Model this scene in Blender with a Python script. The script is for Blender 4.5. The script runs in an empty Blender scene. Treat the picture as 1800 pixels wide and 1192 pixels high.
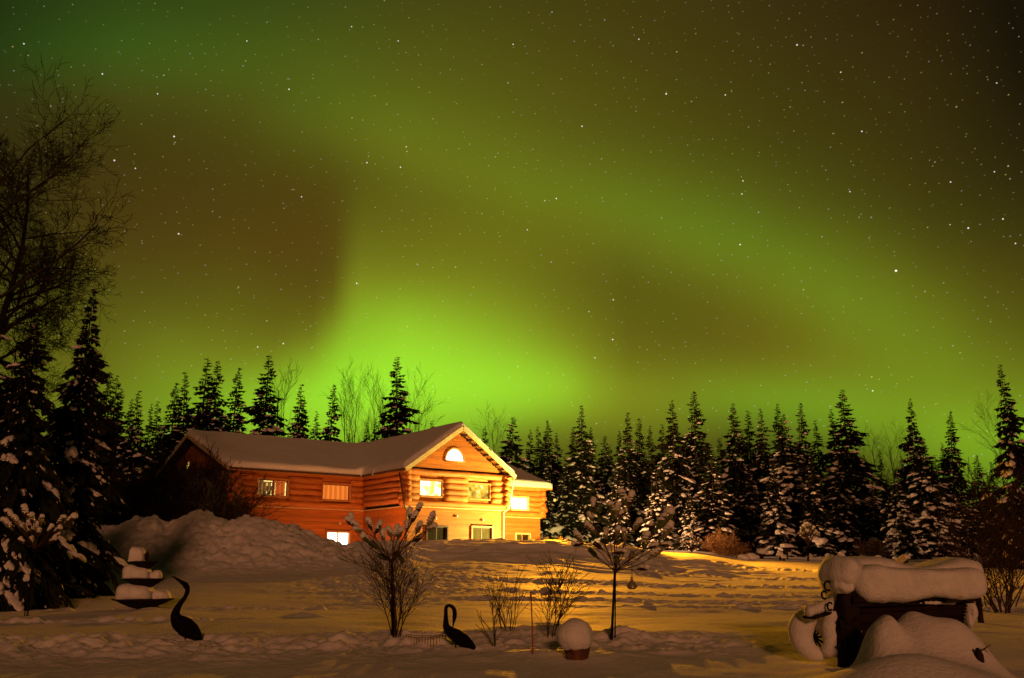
import bpy, bmesh, math, random
import numpy as np
from mathutils import Vector, Matrix

S = bpy.context.scene
COL = S.collection
R = math.radians

# ------------------------------------------------------------------ camera
F, CX, CY, YH, CZ = 1700.0, 900.0, 596.0, 1010.0, 1.1
TILT = math.atan((YH - CY) / F)
cT, sT = math.cos(TILT), math.sin(TILT)
cam = bpy.data.cameras.new('camera')
cam.sensor_width = 36
cam.lens = F / 1800 * 36
cam.clip_end = 3000
cam.clip_start = 0.1
camo = bpy.data.objects.new('camera', cam)
COL.objects.link(camo)
camo.location = (0, 0, CZ)
camo.rotation_euler = (math.pi / 2 + TILT, 0, 0)
S.camera = camo
S.view_settings.view_transform = 'Standard'
S.view_settings.look = 'None'
S.view_settings.exposure = 0
S.view_settings.gamma = 1


def P(px, py, Y):
    """world point at depth Y (metres ahead) for a photograph pixel"""
    xc = (px - CX) / F
    yc = (CY - py) / F
    dy = cT - yc * sT
    k = Y / dy
    return Vector((xc * k, Y, CZ + (sT + yc * cT) * k))


def direction(px, py):
    return (P(px, py, 1.0) - Vector((0, 0, CZ))).normalized()


# ------------------------------------------------------------------ sky
def lin(c):
    return tuple(((v / 255) / 12.92 if v / 255 <= 0.04045 else ((v / 255 + 0.055) / 1.055) ** 2.4) for v in c)


SKY = {
    0: {0: (28, 45, 14), 200: (45, 65, 18), 400: (50, 68, 18), 600: (62, 70, 18), 800: (68, 66, 16), 1000: (66, 60, 14), 1200: (62, 52, 14), 1400: (52, 42, 12), 1600: (42, 28, 8), 1800: (12, 8, 5)},
    100: {0: (35, 58, 15), 200: (58, 88, 22), 400: (70, 90, 20), 600: (78, 88, 20), 800: (82, 82, 18), 1000: (76, 70, 16), 1200: (68, 58, 14), 1400: (58, 48, 12), 1600: (50, 38, 10), 1800: (18, 12, 6)},
    150: {0: (45, 50, 15), 200: (66, 72, 18), 400: (74, 84, 20), 600: (84, 95, 20), 800: (86, 88, 18), 1000: (82, 78, 16), 1200: (70, 64, 14), 1400: (60, 52, 12), 1600: (52, 42, 10), 1800: (25, 18, 6)},
    200: {0: (50, 45, 13), 200: (66, 58, 15), 400: (76, 70, 17), 550: (84, 100, 22), 600: (90, 104, 22), 700: (96, 108, 22), 800: (92, 98, 20), 1000: (86, 82, 18), 1200: (76, 68, 14), 1400: (64, 56, 12), 1600: (54, 44, 10), 1800: (32, 24, 7)},
    250: {0: (52, 40, 12), 200: (68, 54, 14), 400: (78, 64, 15), 550: (86, 84, 18), 600: (94, 96, 20), 700: (104, 116, 24), 800: (100, 110, 22), 1000: (92, 92, 20), 1200: (82, 76, 16), 1400: (66, 60, 13), 1600: (56, 48, 11), 1800: (36, 28, 8)},
    300: {0: (54, 40, 12), 200: (72, 52, 14), 400: (80, 60, 14), 550: (86, 68, 15), 600: (92, 78, 17), 700: (100, 98, 20), 800: (106, 116, 24), 900: (104, 116, 24), 1000: (98, 106, 22), 1200: (86, 90, 18), 1400: (74, 70, 15), 1600: (60, 52, 12), 1800: (42, 34, 9)},
    350: {0: (56, 42, 12), 200: (76, 54, 14), 400: (84, 60, 14), 550: (88, 62, 15), 600: (92, 70, 15), 628: (98, 84, 18), 800: (104, 100, 20), 900: (106, 116, 22), 1000: (104, 120, 24), 1100: (102, 118, 24), 1200: (94, 108, 22), 1400: (80, 80, 18), 1600: (64, 58, 13), 1800: (48, 42, 10)},
    400: {0: (60, 46, 13), 200: (82, 58, 15), 400: (90, 62, 15), 550: (92, 62, 15), 595: (96, 70, 16), 628: (106, 96, 20), 800: (108, 102, 20), 1000: (108, 106, 20), 1100: (104, 118, 24), 1200: (102, 124, 26), 1300: (96, 116, 24), 1400: (90, 100, 20), 1600: (72, 68, 15), 1800: (56, 50, 12)},
    450: {0: (64, 52, 14), 200: (86, 64, 16), 400: (94, 68, 16), 550: (94, 64, 16), 595: (98, 74, 16), 628: (114, 112, 24), 800: (116, 114, 22), 1000: (106, 100, 20), 1100: (100, 96, 20), 1200: (104, 116, 24), 1300: (104, 124, 26), 1400: (102, 120, 24), 1500: (96, 104, 20), 1600: (86, 84, 18), 1700: (74, 68, 14), 1800: (64, 58, 13)},
    500: {0: (72, 62, 16), 200: (92, 74, 18), 400: (98, 80, 18), 550: (98, 72, 16), 590: (104, 82, 18), 622: (126, 136, 28), 800: (124, 132, 26), 900: (116, 120, 24), 1000: (106, 98, 20), 1100: (98, 86, 18), 1200: (100, 90, 18), 1300: (104, 108, 22), 1400: (108, 128, 26), 1500: (106, 124, 26), 1600: (98, 104, 20), 1700: (86, 82, 17), 1800: (72, 66, 14)},
    550: {0: (80, 72, 18), 200: (98, 86, 20), 400: (104, 94, 20), 550: (104, 86, 18), 590: (116, 106, 22), 622: (136, 168, 34), 700: (144, 186, 38), 800: (138, 166, 34), 900: (126, 142, 28), 1000: (114, 112, 22), 1100: (102, 88, 18), 1200: (100, 86, 18), 1300: (104, 92, 18), 1400: (108, 112, 22), 1500: (110, 132, 26), 1600: (108, 122, 24), 1700: (96, 98, 20), 1800: (80, 74, 16)},
    600: {0: (86, 80, 18), 200: (104, 96, 20), 250: (108, 118, 26), 400: (112, 112, 24), 500: (112, 104, 22), 560: (124, 124, 26), 600: (142, 190, 38), 700: (154, 212, 44), 800: (154, 204, 42), 900: (142, 172, 36), 1000: (124, 128, 26), 1100: (110, 98, 20), 1200: (104, 90, 18), 1300: (104, 90, 18), 1400: (108, 102, 20), 1500: (112, 124, 24), 1600: (112, 134, 26), 1700: (106, 116, 22), 1800: (88, 86, 18)},
    650: {0: (90, 88, 18), 150: (102, 96, 20), 250: (114, 136, 28), 400: (120, 132, 28), 500: (128, 146, 30), 600: (154, 220, 44), 700: (160, 232, 46), 800: (158, 226, 46), 900: (156, 216, 44), 1000: (142, 176, 36), 1050: (126, 138, 28), 1100: (118, 112, 22), 1300: (114, 106, 22), 1400: (114, 110, 22), 1500: (114, 120, 24), 1600: (114, 134, 26), 1700: (114, 134, 26), 1800: (100, 106, 20)},
    690: {0: (96, 98, 20), 200: (112, 120, 24), 300: (118, 140, 28), 500: (150, 210, 42), 600: (160, 238, 48), 800: (164, 236, 48), 1000: (156, 210, 42), 1050: (140, 166, 34), 1150: (122, 128, 26), 1250: (120, 150, 30), 1400: (120, 156, 30), 1500: (118, 148, 30), 1600: (116, 136, 26), 1700: (120, 140, 26), 1800: (110, 126, 24)},
    720: {0: (100, 104, 22), 250: (116, 140, 28), 500: (152, 216, 44), 600: (158, 226, 46), 750: (156, 220, 44), 900: (150, 204, 42), 1000: (140, 168, 34), 1100: (124, 130, 26), 1250: (116, 140, 28), 1350: (118, 162, 32), 1500: (120, 158, 30), 1600: (122, 150, 28), 1750: (122, 152, 28), 1800: (116, 146, 28)},
    750: {0: (100, 104, 22), 250: (114, 136, 28), 500: (150, 205, 42), 800: (140, 188, 40), 900: (122, 140, 30), 1000: (110, 112, 24), 1100: (112, 118, 24), 1200: (104, 110, 24), 1300: (88, 92, 20), 1400: (100, 120, 24), 1500: (118, 156, 30), 1600: (124, 160, 30), 1700: (128, 170, 32), 1800: (126, 160, 30)},
    790: {0: (90, 90, 20), 250: (104, 120, 26), 500: (138, 185, 40), 800: (124, 160, 34), 900: (100, 106, 24), 1000: (90, 90, 20), 1300: (76, 72, 17), 1500: (80, 84, 18), 1560: (92, 100, 20), 1650: (122, 160, 30), 1750: (130, 178, 34), 1800: (130, 176, 34)},
    850: {0: (60, 58, 14), 500: (90, 110, 24), 900: (76, 76, 18), 1300: (60, 56, 14), 1600: (76, 80, 18), 1800: (104, 130, 26)},
    960: {0: (40, 36, 10), 900: (50, 46, 12), 1800: (50, 50, 12)},
}


def sky_px(px, py):
    ys = sorted(SKY)
    cols = []
    for y in ys:
        xs = sorted(SKY[y])
        cols.append([np.interp(px, xs, [lin(SKY[y][x])[k] for x in xs]) for k in range(3)])
    c = [float(np.interp(py, ys, [c[k] for c in cols])) for k in range(3)]
    if c[0] > c[1] * 0.9:           # brown airglow gaps between the curtains
        w = min(1.0, (c[0] / max(c[1], 1e-6) - 0.9) / 0.5) * min(max((py - 150) / 150, 0), 1) * min(max((1500 - px) / 300, 0), 1)
        c = [c[0] * (1 - 0.2 * w), c[1] * (1 + 0.03 * w), c[2]]
    return c


def unproject(az, el):
    d = Vector((math.sin(az) * math.cos(el), math.cos(az) * math.cos(el), math.sin(el)))
    zc = d.y * cT + d.z * sT
    yc = -d.y * sT + d.z * cT
    return CX + F * d.x / zc, CY - F * yc / zc


def build_world():
    w = bpy.data.worlds.new('World')
    S.world = w
    w.use_nodes = True
    nt = w.node_tree
    nt.nodes.clear()
    N, L = nt.nodes, nt.links

    def math_(op, a, b=None, c=None):
        n = N.new('ShaderNodeMath')
        n.operation = op
        for i, v in enumerate((a, b, c)):
            if v is None:
                continue
            if isinstance(v, (int, float)):
                n.inputs[i].default_value = v
            else:
                L.new(v, n.inputs[i])
        return n.outputs[0]

    def vec(op, a, b):
        n = N.new('ShaderNodeVectorMath')
        n.operation = op
        for i, v in enumerate((a, b)):
            if isinstance(v, (tuple, list, Vector)):
                n.inputs[i].default_value = tuple(v)
            else:
                L.new(v, n.inputs[i])
        return n

    def scale(v, f):
        n = N.new('ShaderNodeVectorMath')
        n.operation = 'SCALE'
        if isinstance(v, tuple):
            n.inputs[0].default_value = v
        else:
            L.new(v, n.inputs[0])
        if isinstance(f, (int, float)):
            n.inputs['Scale'].default_value = f
        else:
            L.new(f, n.inputs['Scale'])
        return n.outputs[0]

    tc = N.new('ShaderNodeTexCoord')
    D = tc.outputs['Generated']
    sx = N.new('ShaderNodeSeparateXYZ')
    L.new(D, sx.inputs[0])
    az = math_('ARCTAN2', sx.outputs[0], sx.outputs[1])
    el = math_('ARCSINE', sx.outputs[2])
    u = math_('MULTIPLY_ADD', az, 1 / R(140), 0.5)          # -70..70 degrees
    # aurora curtains: one colour ramp over the compass bearing for each 1.5 degrees of altitude
    h = 1.25
    stops = [-38, -31, -28, -24, -20, -17, -14, -12, -10.8, -10.1, -9.5, -8.6, -6.5, -4.5, -2, 0.5, 3, 5, 7, 9.5, 12, 14.5, 17, 19.5, 22, 24.5, 27, 30, 38]
    acc = None
    for i in range(33):
        e = -0.5 + i * h
        r = N.new('ShaderNodeValToRGB')
        cr = r.color_ramp
        cr.interpolation = 'LINEAR'
        vals = [(0.02, (0.006, 0.005, 0.001))]
        for a in stops:
            px, py = unproject(R(a), R(e))
            c = sky_px(px, py)
            k = 1.0
            if abs(a) > 33:
                k = 0.5
            vals.append((a / 140 + 0.5, [v * k for v in c]))
        vals.append((0.98, (0.006, 0.005, 0.001)))
        while len(cr.elements) < len(vals):
            cr.elements.new(0.5)
        for j, (p, c) in enumerate(vals):
            cr.elements[j].position = p
        for j, (p, c) in enumerate(vals):
            cr.elements[j].color = (*c, 1)
        L.new(u, r.inputs[0])
        t = math_('MULTIPLY_ADD', el, 1 / R(h), -e / h)
        t2 = math_('MULTIPLY', t, t)
        wgt = math_('MULTIPLY', math_('EXPONENT', math_('MULTIPLY', t2, -1.0)), 1 / math.sqrt(math.pi))
        s = scale(r.outputs[0], wgt)
        acc = s if acc is None else vec('ADD', acc, s).outputs[0]
    # faint fine mottling of the airglow
    nz = N.new('ShaderNodeTexNoise')
    nz.inputs['Scale'].default_value = 9
    nz.inputs['Detail'].default_value = 2
    L.new(D, nz.inputs['Vector'])
    acc = scale(acc, math_('MULTIPLY_ADD', nz.outputs[0], 0.05, 0.975))
    # night glow away from the curtains
    acc = vec('ADD', acc, (0.003, 0.0025, 0.0006)).outputs[0]
    # small stars
    cmb = N.new('ShaderNodeCombineXYZ')
    L.new(az, cmb.inputs[0])
    L.new(el, cmb.inputs[1])
    for (deg, rad, power, gain, rot, seed) in ((0.5, 0.038, 2.8, 0.26, 0.35, 0.0), (1.6, 0.042, 3.2, 0.42, 0.5, 3.7), (4.0, 0.045, 2.2, 0.55, 0.45, 7.1)):
        mp = N.new('ShaderNodeMapping')
        mp.inputs['Rotation'].default_value = (0, 0, -rot)
        mp.inputs['Location'].default_value = (seed, seed * 1.7, 0)
        L.new(cmb.outputs[0], mp.inputs[0])
        m2 = N.new('ShaderNodeMapping')
        k = 1 / R(deg)
        m2.inputs['Scale'].default_value = (k * 0.66, k, 1)
        L.new(mp.outputs[0], m2.inputs[0])
        vo = N.new('ShaderNodeTexVoronoi')
        vo.voronoi_dimensions = '2D'
        vo.inputs['Scale'].default_value = 1
        L.new(m2.outputs[0], vo.inputs['Vector'])
        mr = N.new('ShaderNodeMapRange')
        mr.inputs['From Min'].default_value = rad / deg
        mr.inputs['From Max'].default_value = 0.25 * rad / deg
        L.new(vo.outputs['Distance'], mr.inputs[0])
        sc = N.new('ShaderNodeSeparateColor')
        L.new(vo.outputs['Color'], sc.inputs[0])
        br = math_('MULTIPLY', math_('POWER', sc.outputs[0], power), gain)
        br = math_('MULTIPLY', br, mr.outputs[0])
        tint = N.new('ShaderNodeValToRGB')
        e_ = tint.color_ramp.elements
        e_[0].position = 0.0
        e_[0].color = (1, 0.62, 0.18, 1)
        e_[1].position = 1.0
        e_[1].color = (0.8, 0.9, 1, 1)
        m_ = tint.color_ramp.elements.new(0.45)
        m_.color = (1, 0.92, 0.45, 1)
        L.new(sc.outputs[1], tint.inputs[0])
        acc = vec('ADD', acc, scale(tint.outputs[0], br)).outputs[0]
    # the bright stars of the photograph, by bearing
    stars = [(180, 130, 1), (306, 240, 1.3), (277, 165, .8), (201, 282, 1.2), (238, 296, .8), (314, 411, 1.2), (508, 157, 1), (530, 346, .8), (434, 72, .7), (42, 77, .9), (645, 286, 1), (704, 294, .9), (627, 498, 1), (714, 258, .7), (1171, 165, 1.3), (1023, 222, 1), (978, 349, 1), (1575, 476, 2.2), (1702, 401, 1.3), (1763, 385, 1.1), (1306, 318, .9), (1304, 341, .9), (1301, 430, 1.1), (1078, 527, .9), (1077, 597, 1.1), (1401, 79, 1.2), (1478, 127, .8), (1515, 231, 1), (1752, 146, .7), (1748, 302, .8), (1494, 337, .8), (453, 610, .9), (498, 604, 1), (1534, 687, 1), (1046, 629, .8), (1275, 167, .9), (1123, 69, .8), (902, 78, .8), (55, 652, 1), (1671, 320, .9), (1785, 428, .9), (1670, 395, .5), (927, 404, .7), (618, 47, .7), (700, 72, .7)]
    tot = None
    for (px, py, b) in stars:
        d = vec('DISTANCE', D, direction(px, py)).outputs['Value']
        mr = N.new('ShaderNodeMapRange')
        mr.inputs['From Min'].default_value = 0.0005 + 0.00036 * b
        mr.inputs['From Max'].default_value = 0.0004
        mr.inputs['To Max'].default_value = 0.25 + 0.6 * b
        L.new(d, mr.inputs[0])
        tot = mr.outputs[0] if tot is None else math_('ADD', tot, mr.outputs[0])
    acc = vec('ADD', acc, scale((1.0, 0.95, 0.85), tot)).outputs[0]
    bg = N.new('ShaderNodeBackground')
    L.new(acc, bg.inputs[0])
    bg.inputs[1].default_value = 1.0
    out = N.new('ShaderNodeOutputWorld')
    L.new(bg.outputs[0], out.inputs[0])


build_world()

# the low warm light behind the photographer
sun = bpy.data.lights.new('sun', 'SUN')
sun.energy = 0.86
sun.angle = R(7)
sun.color = (1.0, 0.37, 0.15)
suno = bpy.data.objects.new('sun', sun)
COL.objects.link(suno)
SUN_AZ, SUN_EL = R(-6), R(13)       # from behind the camera, a little to its right
to_sun = Vector((-math.sin(SUN_AZ) * math.cos(SUN_EL), -math.cos(SUN_AZ) * math.cos(SUN_EL), math.sin(SUN_EL)))
suno.rotation_euler = to_sun.to_track_quat('Z', 'Y').to_euler()
suno.location = to_sun * 30


# ------------------------------------------------------------------ helpers
class MB:
    def __init__(s):
        s.v, s.f, s.n = [], [], 0

    def add(s, verts, faces):
        o = s.n
        s.v.extend([tuple(v) for v in verts])
        s.f.extend([tuple(i + o for i in f) for f in faces])
        s.n += len(verts)

    def box(s, a, b):
        (x0, y0, z0), (x1, y1, z1) = a, b
        s.add([(x0, y0, z0), (x1, y0, z0), (x1, y1, z0), (x0, y1, z0), (x0, y0, z1), (x1, y0, z1), (x1, y1, z1), (x0, y1, z1)],
              [(0, 3, 2, 1), (4, 5, 6, 7), (0, 1, 5, 4), (1, 2, 6, 5), (2, 3, 7, 6), (3, 0, 4, 7)])

    def obox(s, c, ax, ay, az):
        c, ax, ay, az = map(Vector, (c, ax, ay, az))
        vs = [c + i * ax + j * ay + k * az for k in (-1, 1) for (i, j) in ((-1, -1), (1, -1), (1, 1), (-1, 1))]
        s.add(vs, [(0, 3, 2, 1), (4, 5, 6, 7), (0, 1, 5, 4), (1, 2, 6, 5), (2, 3, 7, 6), (3, 0, 4, 7)])

    def beam(s, p, q, w, t, up=(0, 0, 1)):
        p, q = Vector(p), Vector(q)
        d = q - p
        y = Vector(up).cross(d).normalized()
        z = d.normalized().cross(y)
        s.obox((p + q) / 2, d / 2, y * w / 2, z * t / 2)

    def tube(s, pts, rad, sides=6, cap=True, flat=1.0):
        pts = [Vector(p) for p in pts]
        n = len(pts)
        if not hasattr(rad, '__len__'):
            rad = [rad] * n
        vs, fs = [], []
        prev = None
        for i, p in enumerate(pts):
            t = (pts[min(i + 1, n - 1)] - pts[max(i - 1, 0)])
            if t.length < 1e-9:
                t = Vector((0, 0, 1))
            t.normalize()
            if prev is None:
                a = Vector((0, 1, 0)) if abs(t.y) < 0.9 else Vector((1, 0, 0))
                x = t.cross(a).normalized()
            else:
                x = (prev - t * prev.dot(t)).normalized()
            prev = x
            y = t.cross(x)
            for k in range(sides):
                a = 2 * math.pi * k / sides
                vs.append(p + (x * math.cos(a) + y * math.sin(a) * flat) * rad[i])
        for i in range(n - 1):
            for k in range(sides):
                k2 = (k + 1) % sides
                fs.append((i * sides + k, i * sides + k2, (i + 1) * sides + k2, (i + 1) * sides + k))
        if cap:
            fs.append(tuple(range(sides))[::-1])
            fs.append(tuple((n - 1) * sides + k for k in range(sides)))
        s.add(vs, fs)

    def lathe(s, prof, c=(0, 0, 0), sides=20, mod=None):
        vs, fs = [], []
        for (r, z) in prof:
            for k in range(sides):
                a = 2 * math.pi * k / sides
                rr = r * (mod(a, r, z) if mod else 1)
                vs.append((c[0] + rr * math.cos(a), c[1] + rr * math.sin(a), c[2] + z))
        for i in range(len(prof) - 1):
            for k in range(sides):
                k2 = (k + 1) % sides
                fs.append((i * sides + k, i * sides + k2, (i + 1) * sides + k2, (i + 1) * sides + k))
        fs.append(tuple(range(sides))[::-1])
        fs.append(tuple((len(prof) - 1) * sides + k for k in range(sides)))
        s.add(vs, fs)

    def build(s, name, mat, parent=None, smooth=True):
        me = bpy.data.meshes.new(name)
        me.from_pydata(s.v, [], s.f)
        me.materials.append(mat)
        if smooth:
            me.shade_smooth()
        o = bpy.data.objects.new(name, me)
        COL.objects.link(o)
        o.parent = parent
        return o


def grid_mesh(name, V, nu, nv, mat, parent=None, wrap=False):
    """V: (nv*nu,3) array, row major"""
    i = np.arange(nv - 1)[:, None]
    j = np.arange(nu if wrap else nu - 1)[None, :]
    j2 = (j + 1) % nu
    q = np.stack([i * nu + j, i * nu + j2, (i + 1) * nu + j2, (i + 1) * nu + j], -1).reshape(-1, 4)
    me = bpy.data.meshes.new(name)
    me.vertices.add(len(V))
    me.vertices.foreach_set('co', V.astype(np.float32).ravel())
    me.loops.add(q.size)
    me.loops.foreach_set('vertex_index', q.astype(np.int32).ravel())
    me.polygons.add(len(q))
    me.polygons.foreach_set('loop_start', np.arange(0, q.size, 4, dtype=np.int32))
    me.update(calc_edges=True)
    me.validate()
    me.materials.append(mat)
    me.shade_smooth()
    o = bpy.data.objects.new(name, me)
    COL.objects.link(o)
    o.parent = parent
    return o


def tag(o, label=None, cat=None, group=None, kind=None):
    if label:
        o['label'] = label
    if cat:
        o['category'] = cat
    if group:
        o['group'] = group
    if kind:
        o['kind'] = kind
    return o


def thing(name, loc, label, cat, group=None, rz=0.0):
    o = bpy.data.objects.new(name, None)
    COL.objects.link(o)
    o.location = loc
    o.rotation_euler = (0, 0, rz)
    return tag(o, label, cat, group)


def dup(root, loc, rz, scale, label, group=None):
    r = root.copy()
    COL.objects.link(r)
    r.location, r.rotation_euler, r.scale = loc, (0, 0, rz), scale
    r['label'] = label
    if group:
        r['group'] = group
    for ch in list(root.children):
        c = ch.copy()
        COL.objects.link(c)
        c.parent = r
        for g in ch.children:
            d = g.copy()
            COL.objects.link(d)
            d.parent = c
    return r


_perm = np.random.RandomState(5).permutation(512)
_perm = np.concatenate([_perm, _perm, _perm])
_gr = np.random.RandomState(6).uniform(-1, 1, 512)


def vn(x, y, seed=0):
    """2-D smooth value noise, -1..1"""
    x = np.asarray(x, float) + seed * 17.31
    y = np.asarray(y, float) + seed * 9.77
    xi, yi = np.floor(x).astype(int), np.floor(y).astype(int)
    fx, fy = x - xi, y - yi
    fx = fx * fx * fx * (fx * (fx * 6 - 15) + 10)
    fy = fy * fy * fy * (fy * (fy * 6 - 15) + 10)

    def g(a, b):
        return _gr[_perm[(_perm[a & 511] + b) & 511] & 511]
    a, b, c, d = g(xi, yi), g(xi + 1, yi), g(xi, yi + 1), g(xi + 1, yi + 1)
    return (a * (1 - fx) + b * fx) * (1 - fy) + (c * (1 - fx) + d * fx) * fy


def fbm(x, y, seed=0, oct=4):
    s, a = 0, 1.0
    for i in range(oct):
        s = s + a * vn(x * 2 ** i, y * 2 ** i, seed + i * 3)
        a *= 0.5
    return s


# ------------------------------------------------------------------ materials
def mat(name, col, rough=0.7, col2=None, scale=4.0, stretch=(1, 1, 1), bump=0.0, bscale=None, metal=0.0, spec=0.3, detail=4, coord='Object', lo=0.35, hi=0.65):
    m = bpy.data.materials.new(name)
    m.use_nodes = True
    nt = m.node_tree
    b = nt.nodes['Principled BSDF']
    b.inputs['Roughness'].default_value = rough
    b.inputs['Metallic'].default_value = metal
    b.inputs['Specular IOR Level'].default_value = spec
    b.inputs['Base Color'].default_value = (*col, 1)
    tc = nt.nodes.new('ShaderNodeTexCoord')
    mp = nt.nodes.new('ShaderNodeMapping')
    mp.inputs['Scale'].default_value = stretch
    nt.links.new(tc.outputs[coord], mp.inputs[0])
    if col2:
        nz = nt.nodes.new('ShaderNodeTexNoise')
        nz.inputs['Scale'].default_value = scale
        nz.inputs['Detail'].default_value = detail
        nt.links.new(mp.outputs[0], nz.inputs['Vector'])
        cr = nt.nodes.new('ShaderNodeValToRGB')
        cr.color_ramp.elements[0].position = lo
        cr.color_ramp.elements[1].position = hi
        cr.color_ramp.elements[0].color = (*col, 1)
        cr.color_ramp.elements[1].color = (*col2, 1)
        nt.links.new(nz.outputs[0], cr.inputs[0])
        nt.links.new(cr.outputs[0], b.inputs['Base Color'])
    if bump:
        n2 = nt.nodes.new('ShaderNodeTexNoise')
        n2.inputs['Scale'].default_value = bscale or scale
        n2.inputs['Detail'].default_value = 5
        nt.links.new(mp.outputs[0], n2.inputs['Vector'])
        bp = nt.nodes.new('ShaderNodeBump')
        bp.inputs['Strength'].default_value = 1
        bp.inputs['Distance'].default_value = bump
        nt.links.new(n2.outputs[0], bp.inputs['Height'])
        nt.links.new(bp.outputs[0], b.inputs['Normal'])
    return m


def vary(m, lo=0.72, hi=1.2):
    nt = m.node_tree
    b = nt.nodes['Principled BSDF']
    src = b.inputs['Base Color'].links[0].from_socket
    g = nt.nodes.new('ShaderNodeNewGeometry')
    mr = nt.nodes.new('ShaderNodeMapRange')
    mr.inputs['To Min'].default_value, mr.inputs['To Max'].default_value = lo, hi
    nt.links.new(g.outputs['Random Per Island'], mr.inputs[0])
    v = nt.nodes.new('ShaderNodeVectorMath')
    v.operation = 'SCALE'
    nt.links.new(src, v.inputs[0])
    nt.links.new(mr.outputs[0], v.inputs['Scale'])
    nt.links.new(v.outputs[0], b.inputs['Base Color'])


M = {}
M['snow'] = mat('snow', (0.80, 0.80, 0.82), 0.75, (0.72, 0.72, 0.75), 6, bump=0.02, bscale=30, spec=0.2)
M['ground_snow'] = mat('ground_snow', (0.80, 0.80, 0.82), 0.75, (0.74, 0.74, 0.77), 2.0, bump=0.02, bscale=13, spec=0.15)
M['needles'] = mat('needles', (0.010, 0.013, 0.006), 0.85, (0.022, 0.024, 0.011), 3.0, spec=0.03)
M['bark'] = mat('bark', (0.03, 0.02, 0.014), 0.9, (0.055, 0.04, 0.028), 9, (1, 1, 0.25), bump=0.01, bscale=14)
M['grey_bark'] = mat('grey_bark', (0.018, 0.012, 0.008), 0.95, (0.034, 0.024, 0.017), 6, (1, 1, 0.5), bump=0.008, bscale=12)
M['twig'] = mat('twig', (0.03, 0.017, 0.01), 0.9, (0.055, 0.03, 0.017), 8)
M['pale_twig'] = mat('pale_twig', (0.26, 0.14, 0.06), 0.85, (0.34, 0.2, 0.09), 8)
M['log'] = mat('log', (0.38, 0.11, 0.02), 0.6, (0.52, 0.18, 0.036), 3.0, (0.5, 4, 4), bump=0.01, bscale=6, spec=0.4)
M['log_end'] = mat('log_end', (0.46, 0.24, 0.10), 0.7, (0.32, 0.14, 0.05), 10, bump=0.006)
M['siding'] = mat('siding', (0.34, 0.095, 0.017), 0.6, (0.48, 0.155, 0.03), 2.6, (0.35, 1, 6), bump=0.004, bscale=8, spec=0.4)
vary(M['log'])
vary(M['siding'], 0.78, 1.18)
M['trim'] = mat('trim', (0.50, 0.22, 0.07), 0.5, (0.40, 0.16, 0.05), 3, (1, 1, 1), bump=0.003)
M['rake'] = mat('rake', (0.66, 0.5, 0.28), 0.5, (0.58, 0.42, 0.22), 2)
M['dark_trim'] = mat('dark_trim', (0.05, 0.022, 0.01), 0.5, (0.08, 0.035, 0.015), 3)
M['shingle'] = mat('shingle', (0.06, 0.05, 0.045), 0.9, (0.1, 0.08, 0.07), 5, bump=0.01)
M['white_metal'] = mat('white_metal', (0.72, 0.66, 0.5), 0.4, (0.62, 0.56, 0.42), 3)
M['brown_metal'] = mat('brown_metal', (0.06, 0.03, 0.018), 0.45, (0.09, 0.045, 0.025), 3)
M['iron'] = mat('iron', (0.005, 0.004, 0.0035), 0.75, (0.009, 0.006, 0.005), 12, bump=0.003, bscale=30, spec=0.02)
M['rust'] = mat('rust', (0.035, 0.015, 0.009), 0.8, (0.06, 0.026, 0.014), 14, bump=0.002)
M['old_wood'] = mat('old_wood', (0.012, 0.008, 0.006), 0.95, (0.035, 0.022, 0.015), 5, (1, 1, 0.3), bump=0.015, bscale=9, spec=0.05)
M['tub_wood'] = mat('tub_wood', (0.012, 0.007, 0.0055), 0.9, (0.026, 0.015, 0.011), 5, (0.4, 1, 1), bump=0.006, spec=0.04)
M['terracotta'] = mat('terracotta', (0.16, 0.06, 0.03), 0.8, (0.07, 0.03, 0.018), 7, bump=0.004)
M['stake'] = mat('stake', (0.42, 0.07, 0.02), 0.5, (0.34, 0.055, 0.02), 6)
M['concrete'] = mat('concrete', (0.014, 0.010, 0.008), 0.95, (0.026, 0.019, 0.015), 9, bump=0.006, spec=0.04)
M['sign_board'] = mat('sign_board', (0.38, 0.34, 0.2), 0.7, (0.3, 0.26, 0.15), 8)
M['wire'] = mat('wire', (0.16, 0.12, 0.07), 0.6, (0.22, 0.16, 0.1), 10)


def glass(name, col, rough=0.12):
    m = mat(name, col, rough, tuple(c * 0.7 for c in col), 5, spec=0.6)
    m.node_tree.nodes['Principled BSDF'].inputs['Transmission Weight'].default_value = 0.35
    return m


M['brown_glass'] = glass('brown_glass', (0.05, 0.022, 0.008))
M['green_glass'] = glass('green_glass', (0.12, 0.16, 0.05))
M['clear_glass'] = glass('clear_glass', (0.3, 0.27, 0.18))


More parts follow.
